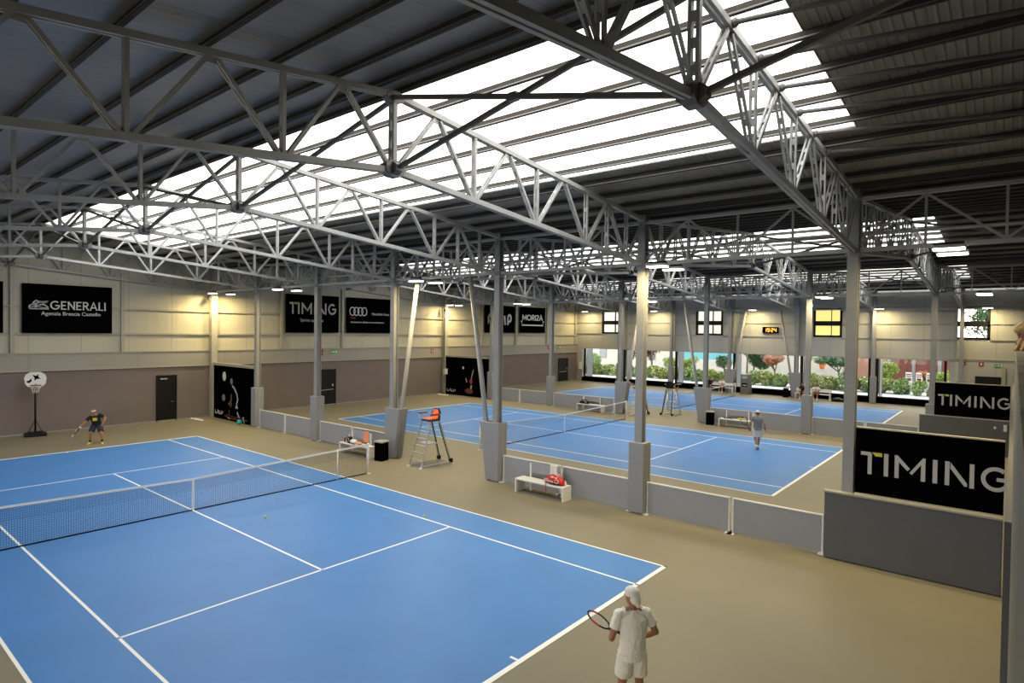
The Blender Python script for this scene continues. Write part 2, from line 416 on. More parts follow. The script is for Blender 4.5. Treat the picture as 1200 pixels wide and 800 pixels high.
# cross bracing along each ridge
def brace_bay(x0, x1, yr):
    t = empty('ridge_cross_brace', (x0, yr, HB))
    L = x1 - x0
    for p, q in (((0, .035, .03), (L, .035, HR - HB - .12)), ((0, -.035, HR - HB - .12), (L, -.035, .03))):
        MB().bar(p, q, .06, .07).build('brace_bar', M['hub'], t)
    MB().box(L / 2 - .07, L / 2 + .07, -.045, .045, (HR - HB) / 2 - .10, (HR - HB) / 2 + .02).build('crossing_plate', M['hub'], t)
    return t
for r in range(3):
    for i in range(len(XALL) - 1):
        t = brace_bay(XALL[i + 1] + .08, XALL[i] - .08, RIDGE[r])
        tag(t, 'crossed steel bars along the ridge, %s bay from the gallery, %s' % (ORD[i], HALL[r]), 'brace', 'ridge cross bracing between roof trusses')
# slanting ties from the truss by the gallery
for k in range(0, 7):
    y = RIDGE[0] + PITCH * k
    mb = MB().tube([(14.97, y, ztop(PITCH * k) - .03), (15.05, y, ztop(PITCH * k) - .03), (20.3, y + .25, ztop(PITCH * k) - .40)], .035, 8)
    mb.sphere((14.97, y, ztop(PITCH * k) - .03), .06, 8, 6)
    o = mb.build('purlin_tie', M['hub'])
    tag(o, 'slanting steel tie beside the nearest truss, %s down from the ridge' % ORD[k], 'tie', 'slanting ties beside the nearest roof truss')

# ------------------------------------------------------------------ lattice girders along the column lines
def make_girder(L, name='column_line_girder'):
    t = empty(name, (0, 0, 0)); st = M['steel']
    zt, zb = HT - .12, HC + .02
    MB().box(0, L, -.05, .05, zt - .04, zt + .04).build('top_chord', st, t)
    MB().box(0, L, -.05, .05, zb - .045, zb + .045).build('bottom_chord', st, t)
    MB().tube([(0, 0, HC + .36), (L, 0, HC + .36)], .035, 8).build('service_rail', st, t)
    for k in (1, 2, 3):
        MB().box(L * k / 4 - .025, L * k / 4 + .025, -.025, .025, zb, zt).build('web_vertical', st, t)
    for a, c in ((0, 1), (2, 1), (2, 3), (4, 3)):
        MB().bar((L * a / 4, 0, zb + .04), (L * c / 4, 0, zt - .04), .05, .05).build('web_diagonal', st, t)
    return t
gp = make_girder(5.47); used = False
LN = ['between nearest and middle court', 'between middle and farthest court', 'along the far wall']
XG = [XE - 3.65 + .0] + XC + [XW + .1]
for j, Y in enumerate(LINES):
    for i in range(7):
        x1 = XG[i]; x0 = XG[i + 1]
        o = gp if not used else copy_tree(gp, (0, 0, 0)); used = True
        o.location = (x0, Y, 0); o.scale.x = (x1 - x0) / 5.47
        tag(o, 'lattice girder %s, %s bay from gallery' % (LN[j], ORD[i]), 'girder', 'lattice girders along the column lines')

# ------------------------------------------------------------------ columns, pads and slanting struts
def column(x, Y, j, i, ztop_=HT + .1):
    t = empty('steel_column', (x, Y, 0))
    z0 = 0
    h = MB().box(-.115, .115, -.12, -.105, z0, ztop_).box(-.115, .115, .105, .12, z0, ztop_).box(-.008, .008, -.11, .11, z0, ztop_)
    h.box(-.16, .16, -.16, .16, 0, .02)
    h.build('column_shaft', M['column'], t)
    MB().box(-.15, .15, -.14, .14, HC - .12, HC - .06).build('cap_plate', M['column'], t)
    wedge = i in (2, 3)
    if not wedge and not (j == 0 and i == 0):
        p = MB(); w = .24 if j < 2 else .2
        zt_ = 2.05
        p.box(-w, w, -.23, -.125, .04, zt_).box(-w, w, .125, .23, .04, zt_).box(-w, -.12, -.125, .125, .04, zt_).box(.12, w, -.125, .125, .04, zt_)
        p.build('padding', M['pad'], t, bevel=.02)
    elif wedge:
        s = -1 if i == 2 else 1      # the strut leans towards the bay with the players' gap
        poly = [(-s * .25, .03), (s * .30, .03), (s * .62, 2.03), (-s * .27, 2.03)]
        if s < 0: poly = poly[::-1]
        p = MB().prism(poly, lambda u, v, w: (u, .23 - w, v), .105)
        p.prism(poly, lambda u, v, w: (u, -.125 - w, v), .105)
        a, b_, c, d = [(-s * .25, .03), (s * .30, .03), (s * .62, 2.03), (-s * .27, 2.03)]
        e = .07 * s
        for (u0, v0), (u1, v1), k in ((a, d, e), (b_, c, -e)):
            q4 = [(u0, v0), (u1, v1), (u1 + k, v1), (u0 + k, v0)]
            p.prism(q4 if k * s > 0 else q4, lambda u, v, w: (u, .125 - w, v), .25)
        p.build('padding', M['pad'], t, bevel=.015)
        xt = 1.37
        MB().tube([(s * .34, 0, .05), (s * .50, 0, 2.0), (s * xt, 0, HC - .02)], .085, 14).build('slanting_strut', M['column'], t)
    near = {0: 'nearest the gallery', 5: 'nearest the end wall'}.get(i, '%s from the gallery' % ORD[i])
    extra = ', with slanting strut' if wedge else ''
    tag(t, 'grey column %s, %s%s' % (LN[j], near, extra), 'column', 'grey steel columns with padded feet')
    return t
for j, Y in enumerate(LINES):
    for i, x in enumerate(XC):
        column(x, Y, j, i)
# wall columns
for Y, z0, w, n in [(YC, 0, .17, 'at the first tennis picture'), (YC + S, 0, .17, 'at the second tennis picture')]:
    o = MB().box(-w, w, -.13, -.11, z0, 8.4).box(-w, w, .11, .13, z0, 8.4).box(-.01, .01, -.11, .11, z0, 8.4)
    t = o.build('wall_column', M['trim'], loc=(XW + .32, Y, 0)); t.rotation_euler.z = math.pi / 2
    tag(t, 'beige column on the end wall %s' % n, 'column')
wy = [-5.2, -.6, 3.9, 12.75, 17.25, 22.0, 31.4, 36.05, 40.9, 45.9]
wl = ['left of the insurance banner', 'at the left edge of the insurance banner', 'at the right edge of the insurance banner', 'left of the banner with the yellow accent', 'between the banner with the accent and the four rings banner', 'right of the four rings banner', 'left of the looped emblem banner', 'between the two farthest banners', 'right of the farthest banner', 'in the far left corner']
for y, l in zip(wy, wl):
    o = MB().box(0, .16, -.08, .08, 3.84, 7.9).build('wall_post', M['trim'], loc=(XW, y, 0))
    tag(o, 'beige wall post %s' % l, 'post', 'upright posts on the left end wall')
for i, x in enumerate([-11.9, -6.9, -1.3, 4.0, 9.3, 14.5]):
    o = MB().box(-.09, .09, -.16, 0, 3.5, 8.2).build('wall_post', M['trim'], loc=(x, FW, 0))
    tag(o, 'grey upright post on the far wall, %s from the left' % ORD[i], 'post', 'upright posts on the far wall')

# ------------------------------------------------------------------ lamps
def lamp_fixture():
    t = empty('ceiling_lamp', (0, 0, 0))
    MB().box(-.29, .29, -.15, .15, .03, .10).build('lamp_housing', M['alu'], t, bevel=.01)
    MB().box(-.27, .27, -.13, .13, 0, .03).build('lamp_diffuser', M['lamp'], t)
    MB().box(-.26, .26, -.05, .05, .10, .16).build('mounting_rail', M['blackm'], t)
    return t
lp = lamp_fixture(); used = False
LP = []
for j, Y in ((0, YC), (1, YC + S)):
    for x, l in ((16.7, 'by the gallery'), (10.2, 'by the second column'), (.3, 'above the umpire chairs'), (-9.7, 'by the fifth column'), (-16.6, 'by the end wall')):
        for d in (-.5, .5):
            LP.append((x, Y + d, 7.0 if j == 0 else 7.08, '%s, %s of its pair, %s' % (l, 'nearer' if d < 0 else 'farther', LN[j])))
for x, n in ((16.3, 'at its right end'), (9.9, 'above the red boarded shed outside'), (.6, 'above the small clock'), (-8.5, 'between the two left upper windows'), (-16.2, 'at its left end')):
    LP.append((x, 45.2, 7.15, 'close to the far wall %s' % n))
for x, y, z, l in LP:
    o = lp if not used else copy_tree(lp, (0, 0, 0)); used = True
    o.location = (x, y, z); tag(o, 'lit box lamp %s' % l, 'lamp', 'lit box lamps under the girders')
    la = bpy.data.lights.new('lamp_light', 'AREA'); la.shape = 'RECTANGLE'; la.size = .5; la.size_y = .22
    la.energy = LAMP_W; la.color = (1., .79, .38); lo = bpy.data.objects.new('lamp_light', la); COL.objects.link(lo)
    lo.location = (x, y, z - .02)
# ------------------------------------------------------------------ courts
def court(cy, sy, n):
    t = empty('tennis_court', (0, cy, 0), label='blue hard court with white lines, the %s' % n, cat='tennis court')
    hw, sw, hl, sl = 5.485 * sy, 4.115 * sy, 11.94, 6.43
    MB().box(-hl, hl, -hw, hw, 0, .004).build('court_surface', M['blue'], t)
    z0, z1 = .004, .007; w = .05
    def ln(x0, x1, y0, y1, nm): MB().box(x0, x1, y0, y1, z0, z1).build(nm, M['line'], t)
    for s in (-1, 1):
        ln(-hl, hl, *sorted((s * hw, s * (hw - w))), 'doubles_sideline'); ln(-hl, hl, *sorted((s * sw, s * (sw - w))), 'singles_sideline')
        ln(*sorted((s * hl, s * (hl - .10))), -hw, hw, 'baseline'); ln(*sorted((s * sl, s * (sl - w))), -sw, sw, 'service_line')
        ln(*sorted((s * (hl - .1), s * (hl - .25))), -.025, .025, 'centre_mark')
    ln(-sl, sl, -.025, .025, 'centre_service_line')
    return hw
def net(cy, sy, n, cell):
    t = empty('tennis_net', (0, cy, 0), label='tennis net with white top tape across the %s' % n, cat='tennis net')
    Yp = 6.40 * sy; ys = 5.03 * sy
    def top(y): return .914 + (1.07 - .914) * (abs(y) / Yp)
    for s in (-1, 1):
        MB().lathe([(.045, 0), (.045, 1.07), (.03, 1.09), (.0, 1.10)], (0, s * Yp, 0), 16).lathe([(.09, 0), (.09, .012), (.0, .013)], (0, s * Yp, 0), 16).build('net_post', M['white'], t)
        MB().tube([(.02, s * ys, 0), (.02, s * ys, top(ys) + .03)], .02, 10).build('singles_stick', M['white'], t)
    mb = MB(); N = int(2 * Yp / cell); q = .0025
    for i in range(N + 1):
        y = -Yp + 2 * Yp * i / N
        mb.add([(0, y - q, .01), (0, y + q, .01), (0, y + q, top(y) - .02), (0, y - q, top(y) - .02)], [(0, 1, 2, 3)])
    K = int(.9 / cell)
    for k in range(K):
        f = (k + .3) / K
        for s in (-1, 1):
            z0, z1 = .01 + f * (top(0) - .04), .01 + f * (top(Yp) - .04)
            mb.add([(0, 0, z0 - q), (0, 0, z0 + q), (0, s * Yp, z1 + q), (0, s * Yp, z1 - q)], [(0, 1, 2, 3)])
    # the doubled upper third of the net
    for i in range(N):
        y = -Yp + 2 * Yp * (i + .5) / N
        mb.add([(.004, y - q, top(y) - .36), (.004, y + q, top(y) - .36), (.004, y + q, top(y) - .03), (.004, y - q, top(y) - .03)], [(0, 1, 2, 3)])
    mb.build('netting', M['net'], t)
    tp = MB()
    for s in (-1, 1): tp.bar((0, 0, top(0) - .025), (0, s * Yp, top(Yp) - .025), .02, .055)
    tp.build('top_tape', M['white'], t)
    MB().box(-.012, .012, -Yp, Yp, .005, .035).build('bottom_tape', M['blackm'], t)
    MB().box(-.014, .014, -.028, .028, .0, .914).build('centre_strap', M['white'], t)
for r, sy in enumerate((.942, 1., 1.)):
    court(S * r, sy, COURT[r]); net(S * r, sy, COURT[r], .05 if r == 0 else .07)

# ------------------------------------------------------------------ low partitions
def partition(x0, x1, Y, lab):
    t = empty('low_partition', ((x0 + x1) / 2, Y, 0), label=lab, cat='partition', group='low grey partitions between the courts')
    L = (x1 - x0) / 2
    MB().box(-L + .03, L - .03, -.02, .02, .03, .90).build('fabric_panel', M['parts'], t)
    MB().box(-L, L, -.028, .028, .90, .93).box(-L, -L + .035, -.03, .03, 0, .92).box(L - .035, L, -.03, .03, 0, .92).build('frame', M['white'], t)
    for s in (-1, 1): MB().box(s * L - .09, s * L + .09, -.16, .16, 0, .02).build('foot', M['white'], t)
segs = [(9.76, 12.15), (12.21, 14.38), (4.35, 6.75), (6.81, 9.25), (-4.25, -2.0), (-6.76, -4.31), (-9.75, -7.30), (-12.28, -9.81)]
sn = ['left of the dark padded wall end', 'directly against the dark padded wall', 'right of the first slanting strut', 'left of the padded column beside the red bag bench', 'left of the second slanting strut', 'right of the fifth padded column', 'left of the fifth padded column', 'beside the big tennis picture']
sn[0] = 'right of the second padded column'
for j in (0, 1):
    for (x0, x1), n in zip(segs, sn):
        partition(x0, x1, LINES[j], 'low grey panel %s, %s' % (n.replace(' beside the red bag bench', ''), LN[j]))

# ------------------------------------------------------------------ lettering by strokes (u to the right, v up, height 1)
def arc(cx, cy, rx, ry, a0, a1, n=16): return [(cx + rx * math.cos(R(a0 + (a1 - a0) * i / n)), cy + ry * math.sin(R(a0 + (a1 - a0) * i / n))) for i in range(n + 1)]
def stroke(mb, pts, w, fn, t, closed=False):
    """a ribbon of width w along pts, placed by fn(u,v,d)"""
    n = len(pts); L = []; Rr = []
    for i in range(n):
        if closed: a, c = pts[(i - 1) % n], pts[(i + 1) % n]
        else: a, c = pts[max(i - 1, 0)], pts[min(i + 1, n - 1)]
        dx, dy = c[0] - a[0], c[1] - a[1]; l = math.hypot(dx, dy) or 1; nx, ny = -dy / l * w / 2, dx / l * w / 2
        if 0 < i < n - 1 or closed:
            p, q = pts[(i - 1) % n], pts[(i + 1) % n]; d1 = (pts[i][0] - p[0], pts[i][1] - p[1]); d2 = (q[0] - pts[i][0], q[1] - pts[i][1])
            cs = (d1[0] * d2[0] + d1[1] * d2[1]) / ((math.hypot(*d1) * math.hypot(*d2)) or 1)
            k = 1 / max(.55, math.sqrt(max(0, (1 + cs) / 2))); nx *= k; ny *= k
        L.append((pts[i][0] + nx, pts[i][1] + ny)); Rr.append((pts[i][0] - nx, pts[i][1] - ny))
    m = n if closed else n - 1
    for i in range(m):
        j = (i + 1) % n
        mb.prism([Rr[i], Rr[j], L[j], L[i]], fn, t)
# a plain sans alphabet in strokes: width, strokes
def glyph(c):
    G = {'I': (.12, [[(.06, 0), (.06, 1)]]), 'L': (.5, [[(.06, 1), (.06, .06), (.5, .06)]]), 'A': (.8, [[(.03, 0), (.4, .97), (.77, 0)], [(.17, .32), (.63, .32)]]),
         'E': (.55, [[(.06, 0), (.06, 1)], [(.06, .94), (.55, .94)], [(.06, .5), (.48, .5)], [(.06, .06), (.55, .06)]]),
         'N': (.75, [[(.06, 0), (.06, 1)], [(.08, .95), (.67, .05)], [(.69, 0), (.69, 1)]]),
         'R': (.62, [[(.06, 0), (.06, 1)], [(.06, .94), (.3, .94)] + arc(.32, .72, .22, .22, 90, -90, 10) + [(.06, .5)], [(.30, .5), (.60, 0)]]),
         'G': (.95, [arc(.5, .5, .45, .45, 48, 345, 26) + [(.93, .47)], [(.52, .47), (.97, .47)]]),
         'M': (.9, [[(.06, 0), (.06, 1)], [(.08, .95), (.45, .28), (.82, .95)], [(.84, 0), (.84, 1)]]),
         'O': (.95, [arc(.475, .5, .42, .44, 0, 360, 28)]), '2': (.6, [arc(.3, .70, .24, .24, 165, -30, 12) + [(.06, .06), (.58, .06)]]),
         'T': (.7, [[(.35, 0), (.35, 1)], [(0, .94), (.7, .94)]])}
    return G[c]
def word(txt, fn, t, w=.12, gap=.16, squeeze=1., serif=0.):
    mb = MB(); u = 0
    for c in txt:
        wd, st = glyph(c)
        for p in st:
            stroke(mb, [(u + a * squeeze, b) for a, b in p], w, fn, t)
            if serif:
                for (a, b) in (p[0], p[-1]):
                    if b in (0, 1): stroke(mb, [(u + a * squeeze - serif, abs(b - .025)), (u + a * squeeze + serif, abs(b - .025))], .05, fn, t)
        u += wd * squeeze + gap
    return mb, u - gap
def timing(fn, t):
    """grey letters and the yellow corner piece, height 1, about 4.9 wide"""
    g = MB(); w = .17
    g.prism([(0, 1), (0, .84), (.30, .84), (.30, 0), (.47, 0), (.47, .93), (.40, 1)], fn, t)
    x = .98; g.prism([(x, 0), (x + .18, 0), (x + .18, 1), (x, 1)], fn, t)
    x = 1.42; g.prism([(x, 0), (x + .17, 0), (x + .17, .72), (x + .52, .36), (x + .62, .47), (x + .12, 1), (x, 1)], fn, t)
    g.prism([(x + .60, .30), (x + 1.12, 1), (x + 1.22, 1), (x + 1.22, 0), (x + 1.05, 0), (x + 1.05, .70), (x + .70, .22)][::1], fn, t)
    x = 2.92; g.prism([(x, 0), (x + .18, 0), (x + .18, 1), (x, 1)], fn, t)
    x = 3.38; g.prism([(x, 0), (x + .17, 0), (x + .17, 1), (x, 1)], fn, t)
    g.prism([(x + .20, .98), (x + .20, .72), (x + .72, .04), (x + .82, .04), (x + .82, .17)], fn, t)
    g.prism([(x + .90, .0), (x + 1.07, 0), (x + 1.07, 1), (x + .90, 1)], fn, t)
    x = 4.68; stroke(g, arc(x + .52, .5, .44, .42, 50, 340, 24) + [(x + .97, .5)], .16, fn, t); stroke(g, [(x + .55, .5), (x + 1.0, .5)], .15, fn, t)
    y = MB(); y.prism([(.47, 1), (.62, .84), (.90, .84), (.90, 1)], fn, t)
    return g, y, 5.68
def text(s, size, m, parent, loc, rot, name='lettering', align='LEFT'):
    c = bpy.data.curves.new('lettering', 'FONT'); c.body = s; c.size = size; c.align_x = align; c.extrude = .004
    c.materials.append(m); tmp = bpy.data.objects.new('tmp', c); COL.objects.link(tmp)
    dg = bpy.context.evaluated_depsgraph_get(); me = bpy.data.meshes.new_from_object(tmp.evaluated_get(dg)); bpy.data.objects.remove(tmp)
    o = bpy.data.objects.new(name, me); COL.objects.link(o); o.parent = parent; o.location = loc; o.rotation_euler = rot
    return o

# boards beside the gallery
for j in (0, 1):
    Y = LINES[j]; w = ('nearest court', 'middle court')[j]
    x0, x1 = (15.02, 15.0)[j], 17.69
    t = empty('sponsor_board', (x0, Y - (0, .29)[j], 1.6), label='black board with big grey letters, by the gallery %s' % LN[j], cat='board')
    MB().box(0, x1 - x0, -.04, .04, 0, 1.49).build('board_panel', M['black'], t)
    MB().box(0, x1 - x0, -.05, .05, 1.49, 1.52).build('edge_strip', M['trim'], t)
    u0 = (.11, .13)[j]; sc_ = .505; hs = (2.65, 2.58)[j] / 5.68
    g, y, W = timing(lambda u, v, d: (u0 + u * hs, -.041 - (.006 - d), .46 + v * sc_), .006)
    g.build('lettering', M['lgrey'], t); y.build('accent', M['ochre'], t)
    q = empty('padded_wall', (14.40, Y, 0), label='dark grey padded wall under the black board, %s' % LN[j], cat='padded wall')
    MB().box((0, .0)[j] + .04, 17.69 - 14.40, (-.28, -.38)[j], -.135, .02, 1.55).build('padding', M['darkpad'], q, bevel=.015)
    MB().box(0.02, 17.69 - 14.40, (-.30, -.40)[j], -.125, 1.55, 1.59).build('top_rail', M['trim'], q)
b = MB().box(-.06, .06, -.05, .03, 0, .28).box(-.045, .045, -.06, -.05, .03, .25)
tag(b.build('switch_box', M['white'], loc=(17.55, LINES[1] - .41, 1.12)), 'small white switch box on the farther dark padded wall', 'switch box')
b = MB().box(-.04, .04, -.03, .03, 0, .09)
tag(b.build('wall_socket', M['white'], loc=(17.2, LINES[1] - .39, 1.2)), 'small white socket left of the switch box on the padded wall', 'socket')

# ------------------------------------------------------------------ banners on the left end wall; u runs along +Y
XB = XW + .17
def banner(y0, y1, z0, z1, lab):
    t = empty('wall_banner', (XB, y0, z0), label=lab, cat='banner')
    MB().box(-.03, 0, 0, y1 - y0, 0, z1 - z0).build('banner_sheet', M['black'], t)
    return t
ROT = (R(90), 0, R(90))
def onb(u0, v0, su, sv): return lambda u, v, d: (.001 + d, u0 + u * su, v0 + v * sv)
banner(-4.4, -.93, 4.77, 7.12, 'black banner cut by the left edge of the photo')
t = banner(-.25, 3.40, 4.77, 7.10, 'black banner with white serif lettering and a small lion emblem')
g, W = word('GENERALI', onb(0, 0, 1, 1), .006, .12, .17, .95, .1)
k = 2.28 / W; g, W = word('GENERALI', onb(1.08, 1.14, k, .40), .006, .13, .17, .95, .11); g.build('lettering', M['ltgrey'], t)
text('Agenzia Brescia Castello', .245, M['ltgrey'], t, (.004, .72, .86), ROT)
li = MB(); f = onb(.27, 1.13, .75, .42)
for P, w in (([(0, .04), (1, .04)], .1), ([(0, .12), (.02, .4), (.12, .5), (.3, .45), (.36, .3), (.3, .15)], .09), ([(.1, .2), (.25, .3), (.45, .28), (.7, .18), (.95, .16)], .08), ([(.18, .6), (.24, .82), (.36, .98), (.46, .85), (.42, .7), (.3, .62), (.34, .5), (.48, .42)], .09),
             ([(.42, .92), (.66, .86), (.96, .95)], .07), ([(.45, .75), (.7, .72), (.9, .80)], .06), ([(.5, .42), (.72, .6), (.88, .35), (.97, .2)], .09), ([(.5, .58), (.62, .5), (.74, .45)], .06)):
    stroke(li, P, w, f, .006)
li.build('emblem', M['lgrey'], t)
t = banner(12.99, 16.9, 4.87, 7.33, 'black banner with grey letters and a yellow accent on the left end wall')
g, y, W = timing(onb(.25, 1.20, 3.42 / 5.68, .74), .006); g.build('lettering', M['lgrey'], t); y.build('accent', M['ochre'], t)
text('Spirito sportivo', .27, M['lgrey'], t, (.004, 1.0, .72), ROT)
t = banner(17.5, 21.6, 4.87, 7.33, 'black banner with four linked rings')
rg = MB()
for i in range(4): stroke(rg, arc(.5 + i * .33, 1.50, .22, .28, 0, 360, 28), .055, lambda u, v, d: (.001 + d, u, v), .006)
rg.build('emblem', M['ltgrey'], t)
text('Mandolini Auto', .25, M['ltgrey'], t, (.004, 2.15, 1.27), ROT); text('Audi', .22, M['redink'], t, (.004, .35, .98), ROT)
text('Concessionaria ufficiale www.mandoliniauto.it', .155, M['ltgrey'], t, (.004, .35, .70), ROT)
t = banner(31.7, 35.8, 4.95, 7.38, 'black banner with a looped emblem, behind a steel column')
lg = MB(); f = lambda u, v, d: (.001 + d, u, v)
for s_, w_ in ((1., .09), (.66, .07)):
    stroke(lg, [(.45, .75)] + [(.82 + .40 * s_ * math.cos(a), 1.30 + .38 * s_ * math.sin(a)) for a in [R(200 - 22 * i) for i in range(12)]] + [(.98 + .16 * s_, .72)], w_, f, .006)
lg.build('emblem', M['lgrey'], t)
lg = MB(); stroke(lg, [(1.75, 1.55), (1.85, .75), (2.05, 1.4), (2.25, .75), (2.35, 1.55)], .16, f, .006)
stroke(lg, [(2.62, 1.55), (2.74, .72)], .2, f, .006); stroke(lg, [(3.1, .72), (3.1, 1.3)] + arc(3.32, 1.32, .22, .30, 180, -90, 16) + [(3.15, 1.0)], .2, f, .006)
lg.build('lettering', M['ltgrey'], t)
t = banner(36.5, 40.5, 4.97, 7.40, 'black banner with white lettering above a bracket shaped line')
g, W = word('MORI2A', onb(0, 0, 1, 1), .006); k = 3.2 / W
g, W = word('MORI2A', onb(.42, 1.18, k, .52), .006, .2, .14); g.build('lettering', M['ltgrey'], t)
lg = MB(); stroke(lg, [(.15, 1.10), (.32, 1.08), (.34, .72), (3.62, .72), (3.64, 1.08), (3.8, 1.10)], .09, f, .006); lg.build('bracket_line', M['ltgrey'], t)

# ------------------------------------------------------------------ the two tall tennis pictures between column and wall
def picture(Y, x0, x1, n, which):
    t = empty('tennis_picture', (x0, Y, 0), label=n, cat='picture')
    MB().box(0, x1 - x0, -.03, .03, 0, 3.0).build('picture_sheet', M['black'], t)
    MB().box(-.05, x1 - x0 + .05, -.08, .08, 3.0, 3.14).build('top_beam', M['trim'], t)
    F = lambda u, v, d: (u, -.031 - (.004 - d), v)
    P = lambda poly, m, nm='printed_figure': MB().prism(poly, F, .004).build(nm, m, t)
    ell = lambda cx, cy, rx, ry: [(cx + rx * math.cos(2 * math.pi * i / 20), cy + ry * math.sin(2 * math.pi * i / 20)) for i in range(20)]
    if which == 0:
        P(ell(1.27, 2.42, .2, .26), M['ltgrey'], 'printed_light'); P(ell(1.2, 1.22, .19, .19), M['greymetal'], 'printed_light')
        P(ell(2.12, 2.18, .14, .17), M['greymetal'])
        a = MB(); stroke(a, [(2.2, 1.95), (2.42, 1.85), (2.72, 1.55), (2.85, 1.25), (2.72, 1.0), (2.72, .85)], .10, F, .004); stroke(a, [(2.6, .8), (2.85, .8)], .13, F, .004)
        stroke(a, [(2.78, .55), (2.92, .35), (3.05, .28)], .10, F, .004); stroke(a, [(3.45, .35), (3.50, .12), (3.6, .02 + .06)], .12, F, .004); stroke(a, [(1.68, .16), (1.95, .12)], .09, F, .004)
        a.build('printed_highlight', M['lgrey'], t)
        a = MB(); stroke(a, [(2.1, 1.5), (2.1, 1.2), (2.0, .98), (1.75, .9)], .13, F, .004); stroke(a, [(2.15, 1.0), (2.0, .75)], .12, F, .004); a.build('printed_arm', M['bark'], t)
        a = MB(); stroke(a, [(1.3, .22), (2.0, .14), (2.9, .14), (3.9, .20)], .05, F, .004); stroke(a, [(1.9, .60), (1.8, .3)], .07, F, .004); stroke(a, [(1.5, .30), (2.4, .24), (3.4, .26)], .03, F, .004); a.build('printed_clay', M['redwood'], t)
    else:
        P(ell(1.95, 2.2, .09, .11), M['ltgrey'], 'printed_light')
        a = MB(); stroke(a, [(3.05, 2.1), (2.95, 1.8), (2.85, 1.5), (2.8, 1.2)], .07, F, .004); stroke(a, [(2.25, 1.4), (2.35, 1.1)], .08, F, .004); stroke(a, [(2.85, .9), (2.8, .6)], .14, F, .004); a.build('printed_highlight', M['lgrey'], t)
        P(ell(2.8, 1.18, .15, .2), mat('printed_magenta', (.45, .02, .12), .6)); P(ell(2.6, .42, .45, .20), M['redwood'], 'printed_clay')
    a = MB()
    for p in ([(.2, .28), (.2, .46)], [(.2, .28), (.36, .28)], [(.44, .28), (.52, .46), (.6, .28)], [(.68, .46), (.68, .28), (.84, .28)], [(.92, .46), (.92, .28)], [(1.0, .28), (1.12, .44)]): stroke(a, p, .06, F, .004)
    a.build('printed_mark', M['ltgrey'], t)
picture(YC, -17.45, -12.85, 'tall black picture of a tennis player, beside the nearest court', 0)
picture(YC + S, -17.45, -12.85, 'tall black picture with a small figure, beside the middle court', 1)

# ------------------------------------------------------------------ doors, signs, clock, cameras
def door(n, y0, y1, z1, bar_):
    f = MB().box(0, .1, y0 - .05, y0, 0, z1 + .05).box(0, .1, y1, y1 + .05, 0, z1 + .05).box(0, .1, y0, y1, z1, z1 + .05)
    o = struct('door_%d' % n, f, M['blackm']); o.location.x = XW + .02
    MB().box(.03, .08, y0, y1, .01, z1).build('door_leaf', M['blackm'], o)
    if bar_:
        MB().tube([(.08, y0 + .12, 1.02), (.14, y0 + .12, 1.02), (.14, y1 - .2, 1.05), (.08, y1 - .2, 1.05)], .02, 8).build('push_bar', M['alu'], o)
        MB().box(.08, .10, y1 - .25, y1 - .15, 1.25, 1.4).build('lock_plate', M['alu'], o)
    else: MB().tube([(.08, y1 - .12, 1.05), (.14, y1 - .12, 1.05), (.14, y1 - .28, 1.05)], .014, 8).build('door_handle', M['hub'], o); MB().box(.08, .09, y0 + .15, y0 + .5, z1 - .17, z1 - .11).build('door_plate', M['lgrey'], o)
door(1, 5.56, 6.50, 2.45, False); door(2, 15.5, 16.7, 2.36, True); door(3, 43.0, 44.6, 2.36, True)
def sign(p, w, h, m, lab, rz=0, mark='arrow'):
    t = empty('wall_sign', p, rz, lab, 'sign')
    MB().box(-w / 2, w / 2, -.02, 0, -h / 2, h / 2).build('sign_plate', m, t)
    a = MB()
    if mark == 'arrow': a.prism([(-.12 * w, .32 * h), (.12 * w, .32 * h), (.12 * w, -.02), (.28 * w, -.02), (0, -.36 * h), (-.28 * w, -.02), (-.12 * w, -.02)], lambda u, v, d: (u, -.021 - d, v), .002)
    else: a.prism([(-.4 * w, -.1 * h), (0, -.1 * h), (0, -.3 * h), (.2 * w, 0), (0, .3 * h), (0, .1 * h), (-.4 * w, .1 * h)], lambda u, v, d: (u, -.021 - d, v), .002); a.prism([(.25 * w, -.35 * h), (.42 * w, -.35 * h), (.42 * w, .35 * h), (.25 * w, .35 * h)], lambda u, v, d: (u, -.021 - d, v), .002)
    a.build('sign_symbol', M['white'], t)
sign((XW + .1, 15.55, 3.55), .34, .4, M['redsign'], 'square red sign on the left end wall above the second black door', R(90))
sign((XW + .1, 16.55, 3.57), .55, .22, M['green'], 'small green exit sign on the left end wall', R(90), 'exit')
sign((XW + .1, 41.3, 3.55), .4, .4, M['redsign'], 'red sign on the left end wall near the far left corner', R(90))
sign((XW + .1, 43.0, 3.55), .6, .25, M['green'], 'green sign on the left end wall near the far corner', R(90), 'exit')
sign((XW + .1, 25.6, 3.45), .28, .3, M['redsign'], 'red sign on the left end wall beside the second wall column', R(90))
sign((14.98, YF - .02, 3.28), .27, .27, M['redsign'], 'red sign on the far wall, left of the other red one')
sign((16.0, YF - .02, 3.28), .27, .27, M['redsign'], 'red sign on the far wall, between the red and the green one')
sign((16.95, YF - .02, 3.2), .5, .2, M['green'], 'green exit sign at the right end of the far wall', 0, 'exit')
t = empty('exit_door', (16.4, YF - .02, 0), label='dark door with pale side posts at the right end of the far wall', cat='door')
MB().box(-.72, .72, -.06, 0, 0, 2.42).build('door_leaf', M['blackm'], t); MB().box(-.80, -.72, -.08, 0, 0, 2.5).box(.72, .95, -.08, 0, 0, 3.1).build('door_post', M['trim'], t)
t = empty('digital_clock', (1.12, YF - .02, 5.25), label='small black clock with amber digits on the far wall', cat='clock')
MB().box(0, 1.3, -.12, 0, 0, .52).build('clock_case', M['black'], t, bevel=.02)
